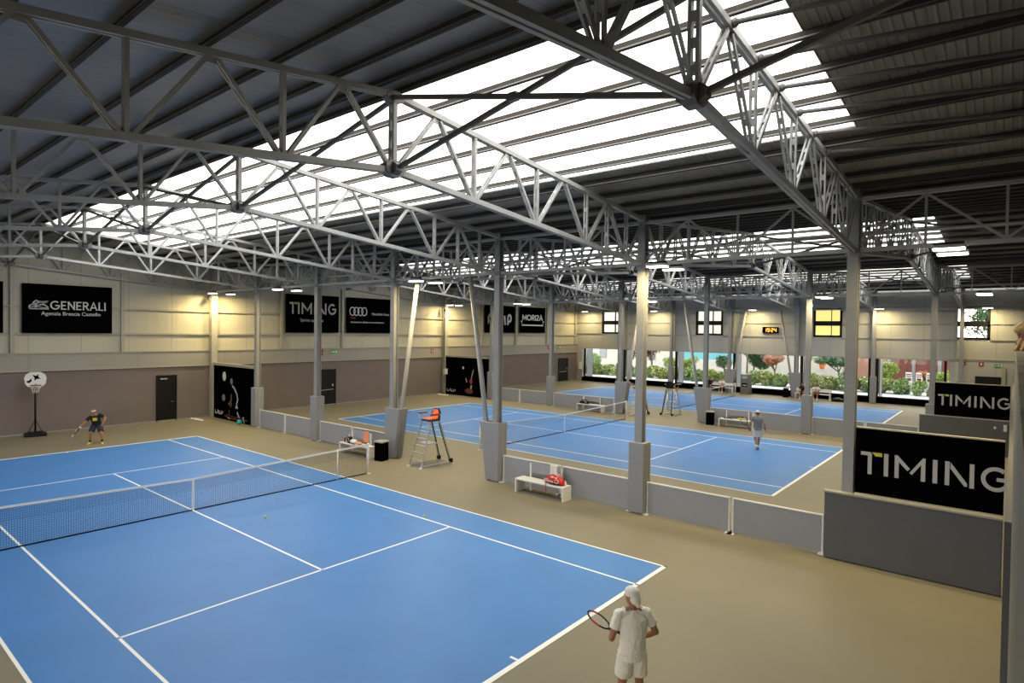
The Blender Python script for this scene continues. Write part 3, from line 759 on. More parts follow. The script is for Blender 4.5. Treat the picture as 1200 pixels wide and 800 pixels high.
SEG = {'1': 'bc', '9': 'abcdfg', '2': 'abged', '4': 'fgbc'}
sg = {'a': ((0, 1), (1, 1)), 'b': ((1, 1), (1, .5)), 'c': ((1, .5), (1, 0)), 'd': ((0, 0), (1, 0)), 'e': ((0, 0), (0, .5)), 'f': ((0, .5), (0, 1)), 'g': ((0, .5), (1, .5))}
dg = MB()
for i, c in enumerate('1924'):
    u0 = .16 + i * .25 + (.06 if i > 1 else 0)
    for q in SEG[c]: stroke(dg, [(u0 + .15 * sg[q][0][0], .12 + .28 * sg[q][0][1]), (u0 + .15 * sg[q][1][0], .12 + .28 * sg[q][1][1])], .045, lambda u, v, d: (u, -.121 - d, v), .004)
for v in (.2, .33): stroke(dg, [(.645, v), (.685, v)], .04, lambda u, v_, d: (u, -.121 - d, v_), .004)
dg.build('clock_digits', M['led'], t)
def cctv(p, rz, lab):
    t = empty('security_camera', p, rz, lab, 'camera')
    MB().tube([(0, 0, 0), (0, -.12, -.02), (0, -.2, -.12)], .025, 8).build('bracket', M['blackm'], t)
    MB().tube([(0, -.15, -.12), (0, -.42, -.22)], [.07, .06], 12).build('camera_body', M['blackm'], t)
cctv((XW + .5, YC - .35, 6.95), R(60), 'small black camera on the wall column by the first tennis picture')
cctv((XW + .5, YC + S - .35, 6.9), R(60), 'small black camera on the wall column by the second tennis picture')
cctv((XC[5] - .1, LINES[1] - .15, 6.2), R(40), 'small black camera on the far column left of the picture of the middle court')
tag(MB().box(-.1, .1, -.16, .16, 0, .45).box(.1, .12, -.14, .14, .03, .42).build('junction_box', M['white'], loc=(XW + .6, YC + S - .22, 1.6)), 'white box on the wall column beside the second tennis picture', 'box')
tag(MB().box(-.16, .16, -.2, 0, 0, .75).box(-.14, .14, -.22, -.2, .03, .7).build('junction_box', M['white'], loc=(-17.35, YF - .02, 1.2)), 'white box on the wall in the far left corner', 'box')
# ------------------------------------------------------------------ people
def V(*a): return Vector(a)
def fused(mb, name, m, parent, vox, smooth=6, fold=0.):
    """overlapping closed shapes fused to one continuous surface"""
    o = mb.build(name, m, parent)
    r = o.modifiers.new('r', 'REMESH'); r.mode = 'VOXEL'; r.voxel_size = vox; r.use_smooth_shade = True
    s_ = o.modifiers.new('s', 'SMOOTH'); s_.iterations = smooth; s_.factor = .5
    dg = bpy.context.evaluated_depsgraph_get(); dg.update()
    me = bpy.data.meshes.new_from_object(o.evaluated_get(dg)); o.modifiers.clear(); old = o.data; o.data = me; bpy.data.meshes.remove(old)
    me.polygons.foreach_set('use_smooth', [True] * len(me.polygons))
    if not me.materials: me.materials.append(m)
    if fold:
        from mathutils import noise as nz
        nm = [v.normal.copy() for v in me.vertices]
        for v, n in zip(me.vertices, nm):
            p = v.co; q = Vector((p.x * 16, p.y * 16, p.z * 5)); w_ = nz.noise(q + Vector((0, 0, nz.noise(p * 5) * 2.5)))
            v.co = p + n * fold * max(-.15, .7 - abs(w_) * 3.2)
    return o
def ring(c, a, b, rx, ry, n=20): return [c + a * rx * math.cos(2 * math.pi * j / n) + b * ry * math.sin(2 * math.pi * j / n) for j in range(n)]
def hand(mb, w, h, pn, side, curl=.6, k=1.):
    """palm and five fingers; h along the hand, pn the palm's normal, side towards the thumb"""
    h = h.normalized(); pn = (pn - h * pn.dot(h)).normalized(); s = side - h * side.dot(h); s = (s - pn * s.dot(pn)).normalized()
    for i, u in enumerate((-.028, -.009, .011, .030)):
        mb.capsule(w + s * u * .7 * k, w + h * .085 * k + s * u * k, .017 * k, .0125 * k, 8)
        L = (.062, .072, .078, .070)[i] * k; p = w + h * .088 * k + s * u * k; a = 0.
        for q, f in enumerate((.45, .32, .23)):
            a += curl * (.5 if q == 0 else 1.)
            d = h * math.cos(a) + pn * math.sin(a); e = p + d * L * f * 1.15
            mb.capsule(p, e, (.0098 - .001 * q) * k, (.0090 - .001 * q) * k, 8); p = e
    b0 = w + h * .025 * k + s * .028 * k; b1 = b0 + (h * .6 + s * .7 + pn * .3).normalized() * .040 * k; b2 = b1 + (h * .9 + s * .15 + pn * .45).normalized() * .034 * k
    mb.capsule(b0, b1, .015 * k, .0115 * k, 8); mb.capsule(b1, b2, .0115 * k, .009 * k, 8)
BASE = dict(P=V(0, 0, .96), C=V(0, 0, 1.27), N=V(0, -.01, 1.47), H=V(0, .02, 1.66), yaw=0., pitch=0., up=V(0, 0, 1),
            sr=V(.185, 0, 1.42), sl=V(-.185, 0, 1.42), er=V(.25, -.02, 1.14), el=V(-.25, -.02, 1.14), wr=V(.27, .08, .90), wl=V(-.27, .08, .90),
            hr=V(.095, 0, .93), hl=V(-.095, 0, .93), kr=V(.105, .03, .50), kl=V(-.105, .03, .50), ar=V(.11, 0, .09), al=V(-.11, 0, .09), fr=V(.02, 1, 0), fl=V(-.02, 1, 0),
            hdr=None, hdl=None, curlr=.5, curll=.5)
def human(root, J_, skin, vox=.011, female=False, shirt=None, shorts=None, shoe=None, sock=None, sleeve=.62, hem=.0, leg=.55, hair=None, cap=None, band=None, long_hair=False, shirt_hem_drop=.09):
    J = dict(BASE); J.update(J_); g = MB()
    spine = (J['C'] - J['P']).normalized(); ax = (J['sr'] - J['sl']).normalized(); hx = (J['hr'] - J['hl']).normalized()
    fb = spine.cross(ax).normalized() * -1
    if fb.dot(V(0, 1, 0)) < 0 and spine.z > .3: fb = -fb
    k = .92 if female else 1.
    T = J['P'] + (J['C'] - J['P']) * .5; top = J['C'] + (J['N'] - J['C']) * .55
    secs = [(J['P'] - spine * .10, hx, .10, .09), (J['P'] - spine * .03, hx, .165, .115), (J['P'] + spine * .05, hx, .160 if not female else .17, .112), (T, (hx + ax).normalized(), .135 * k, .100 * k),
            (J['C'], ax, .160 * k, .118 * k), (top, ax, .165 * k, .105 * k), (J['N'] - spine * .03, ax, .09, .07)]
    g.loft([ring(c, a, fb, rx, ry) for c, a, rx, ry in secs])
    for s in 'rl':
        g.capsule(J['N'], J['s' + s], .058, .058 * k, 14); g.capsule(J['s' + s], J['e' + s], .056 * k, .043 * k, 14)
        E, W = J['e' + s], J['w' + s]; mid = E + (W - E) * .3
        g.capsule(E, mid, .042 * k, .043 * k, 14); g.capsule(mid, W, .043 * k, .027 * k, 14)
        hd = J['hd' + s] or (W - E); sgn = 1 if s == 'r' else -1
        d_ = hd.normalized(); pn = ax * -sgn; pn = J.get('pn' + s, pn)
        hand(g, W + d_ * .01, d_, pn, J.get('th' + s, fb), J['curl' + s])
        Hp, K, A, F = J['h' + s], J['k' + s], J['a' + s], J['f' + s].normalized()
        g.capsule(Hp, K, .090, .058, 16); cm = K + (A - K) * .32; back = (K - Hp).normalized().cross(ax)
        g.capsule(K, cm, .056, .060, 14); g.capsule(cm, A, .059, .037, 14)
        g.capsule(A - F * .03 - V(0, 0, .05), A + F * .08 - V(0, 0, .055), .036, .030, 12); g.capsule(A + F * .08 - V(0, 0, .055), A + F * .17 - V(0, 0, .062), .032, .024, 12)
    # head
    Mx = Matrix.Rotation(J['yaw'], 3, 'Z') @ Matrix.Rotation(J['pitch'], 3, 'X'); hc = J['H']
    def hp(x, y, z): return hc + Mx @ V(x, y, z)
    g.capsule(J['N'], hp(0, -.02, -.06), .060 * k, .054 * k, 14)
    hs = []
    for z, rx, ry, oy in ((-.118, .028, .030, .045), (-.105, .044, .050, .03), (-.07, .060, .074, .010), (-.03, .070, .088, 0), (.01, .074, .095, -.003), (.05, .073, .095, -.006), (.085, .060, .078, -.008), (.108, .036, .048, -.008), (.118, .012, .016, -.008)):
        hs.append([hp(rx * math.cos(2 * math.pi * j / 20), oy + ry * math.sin(2 * math.pi * j / 20), z) for j in range(20)])
    g.loft(hs)
    g.capsule(hp(0, .092, .012), hp(0, .112, -.022), .010, .014, 8); g.capsule(hp(-.022, .088, -.055), hp(.022, .088, -.055), .010, .010, 8)
    g.capsule(hp(-.045, .078, .030), hp(.045, .078, .030), .012, .012, 8)
    for s in (-1, 1): g.capsule(hp(s * .076, -.01, .012), hp(s * .073, -.004, -.025), .014, .009, 8)
    fused(g, 'body', skin, root, vox)
    ey = MB()
    for s in (-1, 1): ey.sphere(hp(s * .031, .090, .012), .009, 8, 6)
    ey.build('eyes', M['hair'], root)
    # clothes
    if shirt:
        c = MB(); dn = J['P'] - spine * shirt_hem_drop
        R_ = [(dn, hx, .200, .156), (J['P'] + spine * .03, hx, .183, .138), (T, ax, .166 * k, .130 * k), (J['C'], ax, .185 * k, .142 * k), (top, ax, .190 * k, .128 * k), (J['N'] - spine * .035, ax, .11, .085), (J['N'] + spine * .01, ax, .072, .068)]
        c.loft([ring(p, a, fb, rx, ry, 28) for p, a, rx, ry in R_])
        for s in 'rl':
            S_, E = J['s' + s], J['e' + s]; c.capsule(J['N'] - spine * .02, S_, .062, .066, 16)
            if sleeve: d = (E - S_); c.tube([S_ - d * .05, S_ + d * .3, S_ + d * sleeve], [.068, .070, .072], 18)
        fused(c, 'shirt', shirt, root, max(vox, .008), 4, .009)
    if shorts:
        c = MB(); c.loft([ring(p, hx, fb, rx, ry, 28) for p, rx, ry in ((J['P'] + spine * .06, .172, .128), (J['P'] - spine * .03, .190, .145), (J['P'] - spine * .10, .178, .145))])
        for s in 'rl':
            Hp, K = J['h' + s], J['k' + s]; d = K - Hp
            c.tube([Hp + V(0, 0, .02), Hp + d * .25, Hp + d * leg], [.112, .114, .118], 20)
        fused(c, 'shorts', shorts, root, max(vox, .008), 4, .009)
    for s in 'rl':
        A, F, K = J['a' + s], J['f' + s].normalized(), J['k' + s]
        if sock: MB().tube([A - V(0, 0, .03), A + (K - A) * .12, A + (K - A) * .26], [.042, .041, .046], 14).build('sock', sock, root)
        if shoe:
            z0 = A.z - .09; c = MB(); rt = F.cross(V(0, 0, 1)).normalized(); rr = []
            for u, w, h in ((-.085, .030, .05), (-.06, .042, .085), (0, .044, .090), (.06, .046, .070), (.12, .050, .052), (.17, .040, .040), (.195, .018, .026)):
                o_ = V(A.x, A.y, z0) + F * u
                rr.append([o_ + rt * w * math.cos(2 * math.pi * j / 16) + V(0, 0, max(0., h * .5 + h * .5 * math.sin(2 * math.pi * j / 16) * 1.15)) for j in range(16)])
            c.loft(rr).build('shoe', shoe, root)
    if cap:
        c = MB(); c.loft([[hp(rx * math.cos(2 * math.pi * j / 24), -.004 + ry * math.sin(2 * math.pi * j / 24), z) for j in range(24)] for z, rx, ry in ((.005 if cap[1] else .022, .086, .106), (.03, .088, .109), (.06, .085, .106), (.09, .073, .092), (.118, .045, .058), (.13, .012, .015))])
        if cap[1]:   # cloth falling over the nape, seen from behind
            c.capsule(hp(0, -.018, .03), hp(0, -.035, -.02), .084, .080, 16); c.capsule(hp(0, -.03, .03), hp(0, -.055, -.045), .080, .074, 16); c.capsule(hp(0, -.06, -.03), hp(0, -.085, -.11), .055, .035, 12)
        fused(c, 'cap', cap[0], root, .008, 3)
    if band: MB().loft([[hp(rx * math.cos(2 * math.pi * j / 24), -.004 + ry * math.sin(2 * math.pi * j / 24), z) for j in range(24)] for z, rx, ry in ((.038, .079, .101), (.075, .074, .095))]).build('headband', band, root)
    if hair and cap:
        c = MB(); c.loft([[hp(rx * math.cos(2 * math.pi * j / 24), oy + ry * math.sin(2 * math.pi * j / 24), z) for j in range(24)] for z, rx, ry, oy in ((-.06, .060, .04, -.055), (-.02, .077, .066, -.035), (.02, .079, .085, -.02))]); c.build('hair', hair, root)
    elif hair:
        hk = 1.16 if long_hair else 1.; c = MB(); c.loft([[hp(rx * math.cos(2 * math.pi * j / 24), oy + ry * math.sin(2 * math.pi * j / 24), z) for j in range(24)] for z, rx, ry, oy in [(z, rx * hk, ry * hk, oy) for z, rx, ry, oy in ((-.05, .070, .05, -.055), (0, .081, .078, -.03), (.045, .083, .100, -.012), (.09, .071, .088, -.010), (.122, .040, .05, -.01), (.132, .012, .015, -.01))]])
        if long_hair:
            rnd = random.Random(3)
            for i in range(34):
                a = R(160 + 220 * i / 33); x, y = .078 * math.cos(a), -.01 + .085 * math.sin(a)
                tip = hp(x * 1.35, y * 1.15, 0) + V(rnd.uniform(-.02, .02), .05 + rnd.uniform(-.03, .03), -.27 + rnd.uniform(-.05, .05))
                c.capsule(hp(x, y, .06), hp(x * 1.4, y * 1.35, -.06), .034, .038, 8); c.capsule(hp(x * 1.4, y * 1.35, -.06), tip, .038, .016, 8)
        fused(c, 'hair', hair, root, .009, 2)
    return J
def racket(loc, d, up, lab, hcol='red', bag=None):
    """grip end at loc, pointing along d, face normal near up"""
    t = empty('tennis_racket', loc, 0, lab, 'racket', bag); d = Vector(d).normalized(); n = Vector(up); n = (n - d * n.dot(d)).normalized(); s = d.cross(n)
    MB().tube([d * 0, d * .20], .017, 12).tube([d * -.012, d * .0], .020, 12).build('grip', M['blackm'], t)
    a = MB(); a.tube([d * .20, d * .24], .013, 10); a.tube([d * .24, d * .28 + s * .025, d * .345 + s * .075], .0095, 10); a.tube([d * .24, d * .28 - s * .025, d * .345 - s * .075], .0095, 10)
    c = d * .51; P = [c + d * .175 * math.cos(2 * math.pi * i / 32) + s * .13 * math.sin(2 * math.pi * i / 32) for i in range(33)]
    a.tube(P, .0115, 8); a.build('frame', M['blackm'], t)
    MB().tube(P[3:8], .0125, 8).tube(P[24:29], .0125, 8).build('frame_accent', M[hcol], t)
    st = MB()
    for i in range(-8, 9):
        u = i * .0155; h = .175 * math.sqrt(max(0, 1 - (u / .13) ** 2)); st.tube([c + s * u - d * h, c + s * u + d * h], .0009, 4)
    for i in range(-10, 11):
        u = i * .0165; h = .13 * math.sqrt(max(0, 1 - (u / .175) ** 2)); st.tube([c + d * u - s * h, c + d * u + s * h], .0009, 4)
    st.build('strings', M['white'], t); return t

# the player in white by the near baseline, seen from behind
px, py, a = 13.95, -.18, R(50); rm = Matrix.Rotation(a, 3, 'Z')
def loc_(p): return rm.inverted() @ (Vector(p) - Vector((px, py, 0)))
TH = Vector((13.62, -.16, 1.16)); DR = Vector((-.66, -.50, .50)).normalized(); GR = TH - DR * .30
t = empty('person', (px, py, 0), a, 'person in cream white shirt, shorts and cap at the near baseline, seen from behind', 'person')
hl_ = loc_(TH); hr_ = loc_(GR + DR * .06)
J = human(t, dict(H=V(-.005, .03, 1.70), N=V(0, 0, 1.53), C=V(0, -.02, 1.30), P=V(0, 0, .98), yaw=R(40), pitch=R(-2), sr=V(.19, 0, 1.475), sl=V(-.19, .01, 1.475), er=V(.32, -.02, 1.21), wr=hr_ + V(.10, -.03, -.02), el=V(-.30, -.02, 1.17), wl=hl_ + V(.0, -.09, -.035),
     hr=V(.085, 0, .95), hl=V(-.085, 0, .95), kr=V(.13, .06, .51), kl=V(-.12, .05, .51), ar=V(.18, -.01, .09), al=V(-.16, -.02, .09), curlr=1.0, curll=1.0, pnr=V(-.2, .2, -1), pnl=V(.3, .2, .8), thr=V(-.6, .8, 0), thl=V(.4, .8, .3), hdr=V(-1, .25, .1), hdl=V(0, 1, .35)),
     M['skin2'], .007, shirt=M['shirtw'], shorts=M['shortw'], shoe=M['white'], sock=M['white'], sleeve=.62, leg=.70, cap=(M['shirtw'], True), hair=M['hair'])
def wl(v, x, y): return Vector((x, y, 0)) + rm @ Vector(v)
racket(GR, DR, (.48, .15, .91), 'black and red tennis racket held by the person in cream white')
# the player far left, bending to a low ball
px, py, a = -13.1, 1.40, R(-25 - 90); rm = Matrix.Rotation(a, 3, 'Z')
t = empty('person', (px, py, 0), a, 'person in a black t-shirt bending to a low ball by the taupe wall', 'person')
J = human(t, dict(P=V(0, -.10, .84), C=V(.02, .06, 1.10), N=V(.04, .18, 1.27), H=V(.06, .27, 1.42), yaw=R(-18), pitch=R(-12), sr=V(.22, .15, 1.18), sl=V(-.14, .14, 1.28), er=V(.40, .26, .97), wr=V(.56, .36, .76), el=V(-.33, .02, 1.12), wl=V(-.26, .16, .90),
     hr=V(.095, -.10, .81), hl=V(-.095, -.10, .81), kr=V(.20, .10, .47), kl=V(-.19, .12, .46), ar=V(.24, -.02, .09), al=V(-.22, .06, .09), fr=V(.35, 1, 0), fl=V(-.2, 1, 0), curlr=1.1, curll=.5),
     M['skin2'], .011, shirt=M['shirtk'], shorts=M['navy'], shoe=M['yshoe'], sock=M['shirtk'], sleeve=.6, leg=.78, band=M['white'])
MB().tube([V(.52, .335, .81), V(.548, .352, .775)], .040, 14).build('wristband', M['white'], t)
pr = MB().prism([(-.085, -.075), (.08, -.09), (.09, .07), (-.075, .08)], lambda u, v, w: V(.02 + u, .235 + v * .45 + w, 1.10 + v * .90), .006); pr.build('shirt_print', M['yshoe'], t)
racket(wl((.56, .37, .73), px, py), rm @ V(.30, .74, -.46), rm @ V(.9, -.1, .5), 'tennis racket swung low by the person in the black t-shirt', 'lgrey')
tag(MB().sphere((0, 0, 0), .033).build('tennis_ball', M['ball'], loc=wl((.64, .62, .70), px, py)), 'yellow tennis ball in the air at the low racket of the person in black', 'ball', 'tennis balls')
# the player on the middle court
px, py, a = 8.95, 20.65, R(112 - 90); rm = Matrix.Rotation(a, 3, 'Z')
t = empty('person', (px, py, 0), a, 'person in a grey shirt, white shorts and white cap walking away on the middle court', 'person')
J = human(t, dict(el=V(-.31, .0, 1.16), wl=V(-.37, .14, .95), er=V(.29, -.05, 1.15), wr=V(.33, .05, .90), kr=V(.07, .06, .50), ar=V(.05, .10, .09), kl=V(-.08, .0, .50), al=V(-.03, -.16, .13), curll=1.0, H=V(0, .03, 1.65)),
     M['skin'], .011, shirt=M['shirtg'], shorts=M['white'], shoe=M['shirtg'], sock=M['white'], sleeve=.5, leg=.84, cap=(M['white'], False), hair=M['hair'])
MB().tube([V(.318, .02, .96), V(.326, .04, .925)], .036, 14).build('wristband', M['shirtk'], t)
racket(wl((-.30, .10, .80), px, py), rm @ V(-.42, .1, .72), rm @ V(.15, -1, 0), 'pale tennis racket carried by the person in the grey shirt', 'lgrey')
# people sitting along the glass of the far wall
def sitter(x, y, a, lab, skin, sh, so, hair, lean=0., vox=.014, cap=None, shoe=None):
    t = empty('person', (x, y, 0), a, lab, 'person')
    human(t, dict(P=V(0, 0, .58), C=V(0, .05 + lean, .87), N=V(0, .09 + lean * 1.5, 1.06), H=V(0, .14 + lean * 1.8, 1.22), pitch=R(-12), sr=V(.185, .08 + lean * 1.3, .98), sl=V(-.185, .08 + lean * 1.3, .98),
        er=V(.26, .22 + lean, .76), wr=V(.16, .42 + lean, .66), el=V(-.26, .22 + lean, .76), wl=V(-.12, .42 + lean, .64), hr=V(.09, .02, .565), hl=V(-.09, .02, .565), kr=V(.14, .44, .53), kl=V(-.14, .44, .53), ar=V(.14, .42, .09), al=V(-.13, .46, .09)),
        skin, vox, shirt=sh, shorts=so, shoe=shoe or M['white'], sock=M['white'], leg=.75, hair=hair, cap=cap, shirt_hem_drop=.05)
sitter(5.75, 45.15, R(180), 'person in white shirt and red shorts sitting on the long bench by the glass', M['skin2'], M['white'], M['redwood'], M['redhair'], .08)
sitter(4.75, 45.15, R(180), 'person in dark clothes sitting behind the fourth column from the left end, by the glass', M['skin'], M['shirtk'], M['shirtk'], M['hair'], .05)
sitter(-1.75, 45.1, R(175), 'person with auburn hair in a pale shirt sitting by the left group of benches', M['skin'], M['shirtw'], M['navy'], M['redhair'], .10)
sitter(-2.9, 45.1, R(190), 'person with black hair in black sitting left of the auburn haired person', M['skin2'], M['shirtk'], M['shirtk'], M['hair'], .0)
# the woman leaning on the gallery parapet
t = empty('person', (18.26, 3.75, 4.0), R(96), 'person with long blond hair in a black top leaning over the gallery parapet', 'person')
human(t, dict(P=V(0, -.10, .90), C=V(0, .06, 1.12), N=V(0, .22, 1.24), H=V(0, .36, 1.31), yaw=R(10), pitch=R(-40), sr=V(.16, .17, 1.19), sl=V(-.17, .17, 1.19), er=V(.22, .33, 1.085), wr=V(.03, .35, 1.075), el=V(-.24, .32, 1.085), wl=V(-.03, .37, 1.085), hdr=V(-1, .1, 0), hdl=V(1, .1, 0),
     hr=V(.09, -.12, .86), hl=V(-.09, -.12, .86), kr=V(.10, -.06, .46), kl=V(-.10, -.10, .46), ar=V(.1, -.14, .09), al=V(-.1, -.2, .09)), M['skin'], .009, female=True, shirt=M['shirtk'], shorts=M['shirtk'], shoe=M['blackm'], sleeve=0, leg=.6, hair=M['blond'], long_hair=True)

# ------------------------------------------------------------------ umpire chairs
def umpire_chair():
    t = empty('umpire_chair', (0, 0, 0)); al = M['alu']
    H = 1.70
    FL, FR = [(-.37, -.75), (.37, -.75)], [(-.37, .75), (.37, .75)]
    tl, tr = [(-.26, -.22), (.26, -.22)], [(-.26, .20), (.26, .20)]
    for i in range(2):
        MB().bar((*FL[i], 0), (*tl[i], H), .05, .035).build('front_leg', al, t); MB().bar((*FR[i], 0), (*tr[i], H), .05, .035).build('rear_leg', al, t)
        for q in (FL[i], FR[i]): MB().box(q[0] - .05, q[0] + .05, q[1] - .05, q[1] + .05, 0, .05).build('foot_cap', M['white'], t)
        MB().bar((FL[i][0], -.72, .07), (FR[i][0], .72, .07), .04, .03).build('base_rail', al, t)
    L = lambda a, b, z: (a[0] + (b[0] - a[0]) * z / H, a[1] + (b[1] - a[1]) * z / H, z)
    for z in (.28, .54, .80, 1.06, 1.32):
        p, q = L(FL[0], tl[0], z), L(FL[1], tl[1], z); MB().bar(p, q, .09, .025).build('rung', al, t)
    MB().bar((-.36, .72, .07), (.36, .72, .07), .03, .03).build('base_rail', al, t)
    MB().box(-.30, .30, -.35, .12, .84, .87).build('foot_board', al, t)
    for i in range(2):   # dark gauze bands on the rear legs
        a, b = L(FR[i], tr[i], .12), L(FR[i], tr[i], 1.6); k = .09 if i == 0 else -.09
        m = MB(); m.add([a, b, (b[0] + k, b[1], b[2]), (a[0] + k, a[1], a[2]), (a[0], a[1] - .01, a[2]), (b[0], b[1] - .01, b[2]), (b[0] + k, b[1] - .01, b[2]), (a[0] + k, a[1] - .01, a[2])], [(0, 1, 2, 3), (7, 6, 5, 4), (0, 4, 5, 1), (3, 2, 6, 7), (0, 3, 7, 4), (1, 5, 6, 2)])
        m.build('rear_web', M['blackm'], t)
        MB().box(a[0] - .06, a[0] + .06, a[1] - .06, a[1] + .06, .05, .2).build('rubber_block', M['blackm'], t)
    MB().box(-.27, .27, -.25, .24, H, H + .05).build('seat_shell', M['blackm'], t, bevel=.015)
    MB().box(-.22, .22, -.24, .18, H + .05, H + .11).build('seat_cushion', M['orange'], t, bevel=.02)
    bk = [(-.24, H + .05), (.24, H + .05), (.25, H + .32), (.14, H + .45), (-.14, H + .45), (-.25, H + .32)]
    MB().prism(bk, lambda u, v, w: (u, .20 + w + (v - H) * .15, v), .05).build('backrest', M['blackm'], t, bevel=.012)
    MB().prism([(u * .72, H + .05 + (v - H - .05) * .82 + .04) for u, v in bk], lambda u, v, w: (u, .185 + w + (v - H) * .15, v), .02).build('back_cushion', M['orange'], t)
    for s in (-1, 1):
        MB().tube([(s * .27, -.20, H), (s * .36, -.28, H + .1), (s * .36, -.26, H + .25), (s * .35, .15, H + .27), (s * .27, .22, H + .2)], .016, 10).build('armrest', al, t)
        MB().box(s * .36 - .05, s * .36 + .05, -.30, .10, H + .265, H + .29).build('armrest_pad', M['blackm'], t, bevel=.008)
    MB().box(-.62, -.38, -.25, .12, H + .27, H + .29).build('writing_shelf', M['hub'], t)
    return t
t = umpire_chair(); t.location = (.55, 8.55, 0); t.rotation_euler.z = R(-4)
tag(t, 'aluminium umpire chair with orange cushion between the two wedge padded columns beside the nearest court', 'umpire chair', 'ladder umpire chairs')
u = copy_tree(t, (-.15, 26.65, 0), R(4), 'aluminium umpire chair mostly hidden behind a column, beside the middle court', group='ladder umpire chairs')
u = copy_tree(t, (1.2, 28.35, 0), R(184), 'aluminium umpire chair with its ladder to the farthest court', group='ladder umpire chairs')
tag(MB().sphere((0, 0, 0), .035).build('tennis_ball', M['ball'], loc=(.20, 7.97, .44)), 'yellow tennis ball hanging at the ladder of the umpire chair', 'ball', 'tennis balls')

# ------------------------------------------------------------------ benches
def bench(L=1.9, back=(.25, 1.30)):
    t = empty('court_bench', (0, 0, 0)); w = M['white']
    MB().box(-L / 2, L / 2, -.22, .22, .40, .45).build('seat', w, t, bevel=.008)
    for s in (-1, 1): MB().box(min(s * L / 2, s * (L / 2 - .06)), max(s * L / 2, s * (L / 2 - .06)), -.22, .22, 0, .40).build('side_panel', w, t, bevel=.006)
    x0 = -L / 2 + back[0]; x1 = x0 + back[1]
    MB().box(x0, x1, .26, .30, .60, .92).build('backrest', M['parts'], t, bevel=.008)
    for x in (x0 + .02, x1 - .06): MB().box(x, x + .04, .22, .28, .0, .9).build('backrest_post', w, t)
    return t
t = bench(); t.location = (6.38, 7.95, 0); tag(t, 'white bench with a red racket bag and towel, by the low partition', 'bench', 'white court benches')
copy_tree(t, (-2.95, 7.72, 0), 0, 'white bench with an orange towel behind the near net post', group='white court benches')
copy_tree(t, (6.05, 26.30, 0), 0, 'white bench behind the person in the grey shirt', group='white court benches')
copy_tree(t, (-3.45, 26.35, 0), 0, 'white bench with a black and white bag beside the middle court', group='white court benches')
def racket_bag(m1, loc, rz, lab, k=1.):
    t = empty('racket_bag', loc, rz, lab, 'bag'); g = MB()
    rr = []
    for u, w, h in ((-.38, .05, .10), (-.34, .10, .16), (-.22, .15, .24), (-.02, .17, .30), (.16, .16, .28), (.30, .12, .20), (.37, .06, .12)):
        rr.append([(u * k, w * k * math.cos(2 * math.pi * j / 20), max(0, h * k * .5 * (1 + math.sin(2 * math.pi * j / 20)))) for j in range(20)])
    g.loft(rr).build('bag_body', M[m1], t)
    b_ = MB(); b_.tube([(-.36 * k, -.06 * k, .03), (0, -.165 * k, .06), (.34 * k, -.07 * k, .04)], .022 * k, 10); b_.build('side_piping', M['blackm'], t)
    s_ = MB()
    for x0, x1, z in ((-.02, .10, .245), (.14, .24, .235)): s_.bar((x0 * k, -.152 * k, z * k), (x1 * k, -.172 * k, (z + .01) * k), .02, .035 * k)
    s_.build('bag_stripe', M['white'], t)
    if m1 == 'red': text('Wilson', .15, M['white'], t, (-.33, -.178, .07), (R(90), 0, R(-3)))
    MB().tube([(.20 * k + .08 * k * math.cos(a_), -.150 * k, .13 * k + .055 * k * math.sin(a_)) for a_ in [2 * math.pi * i / 20 for i in range(21)]], .012 * k, 8).build('bag_emblem', M['white'], t)
    s2 = MB()
    for y in (-.05, .05): s2.tube([(-.2 * k, y * k, .25 * k), (-.05 * k, y * k, .33 * k), (.12 * k, y * k, .30 * k), (.2 * k, y * k, .26 * k)], .012 * k, 8)
    s2.build('carry_strap', M['white'] if m1 == 'red' else M['blackm'], t)
    if m1 == 'red': MB().tube([(-.15, -.17, .06), (-.17, -.26, .02), (-.10, -.29, -.12), (-.16, -.28, -.26)], .012, 8).build('hanging_strap', M[m1], t)
    return t
racket_bag('red', (6.85, 7.97, .45), R(-8), 'red racket bag with white stripes lying on the nearest bench')
racket_bag('blackm', (-3.95, 26.33, .45), R(6), 'black and white racket bag on the far left bench', .85)
def towel(loc, m, w, h0, fold, lab, seat=False):
    t = MB(); n = 10
    def sheet(y, z0, z1):
        for i in range(n):
            u0, u1 = -w / 2 + w * i / n, -w / 2 + w * (i + 1) / n
            b0, b1 = .008 * math.sin(i * 1.3), .008 * math.sin((i + 1) * 1.3)
            t.add([(u0, y + b0, z0), (u1, y + b1, z0), (u1, y + b1, z1), (u0, y + b0, z1), (u0, y + b0 + .012, z0), (u1, y + b1 + .012, z0), (u1, y + b1 + .012, z1), (u0, y + b0 + .012, z1)],
                  [(0, 1, 2, 3), (7, 6, 5, 4), (0, 4, 5, 1), (3, 2, 6, 7), (0, 3, 7, 4), (1, 5, 6, 2)])
    sheet(-.035, -h0, .01); sheet(.035, -fold, .01); t.box(-w / 2, w / 2, -.035, .047, 0, .018)
    return tag(t.build('towel', m, loc=loc), lab, 'towel')
towel((6.62, 8.23, .93), M['white'], .26, .46, .3, 'white towel hanging over the backrest beside the red bag')
towel((-2.72, 8.00, .93), M['peach'], .34, .42, .3, 'orange towel hanging over the backrest of the bench by the near net post')
c = MB().sphere((0, 0, .07), (.20, .15, .09)).sphere((.12, -.06, .06), (.12, .1, .07)).sphere((-.12, .05, .06), (.13, .12, .08))
tag(fused(c, 'crumpled_towel', M['white'], None, .014, 2), 'crumpled white towel on the bench by the near net post', 'towel').location = (-3.25, 7.75, .45)
c = MB().sphere((0, 0, .05), (.13, .11, .05)).sphere((.09, 0, .045), (.10, .09, .045))
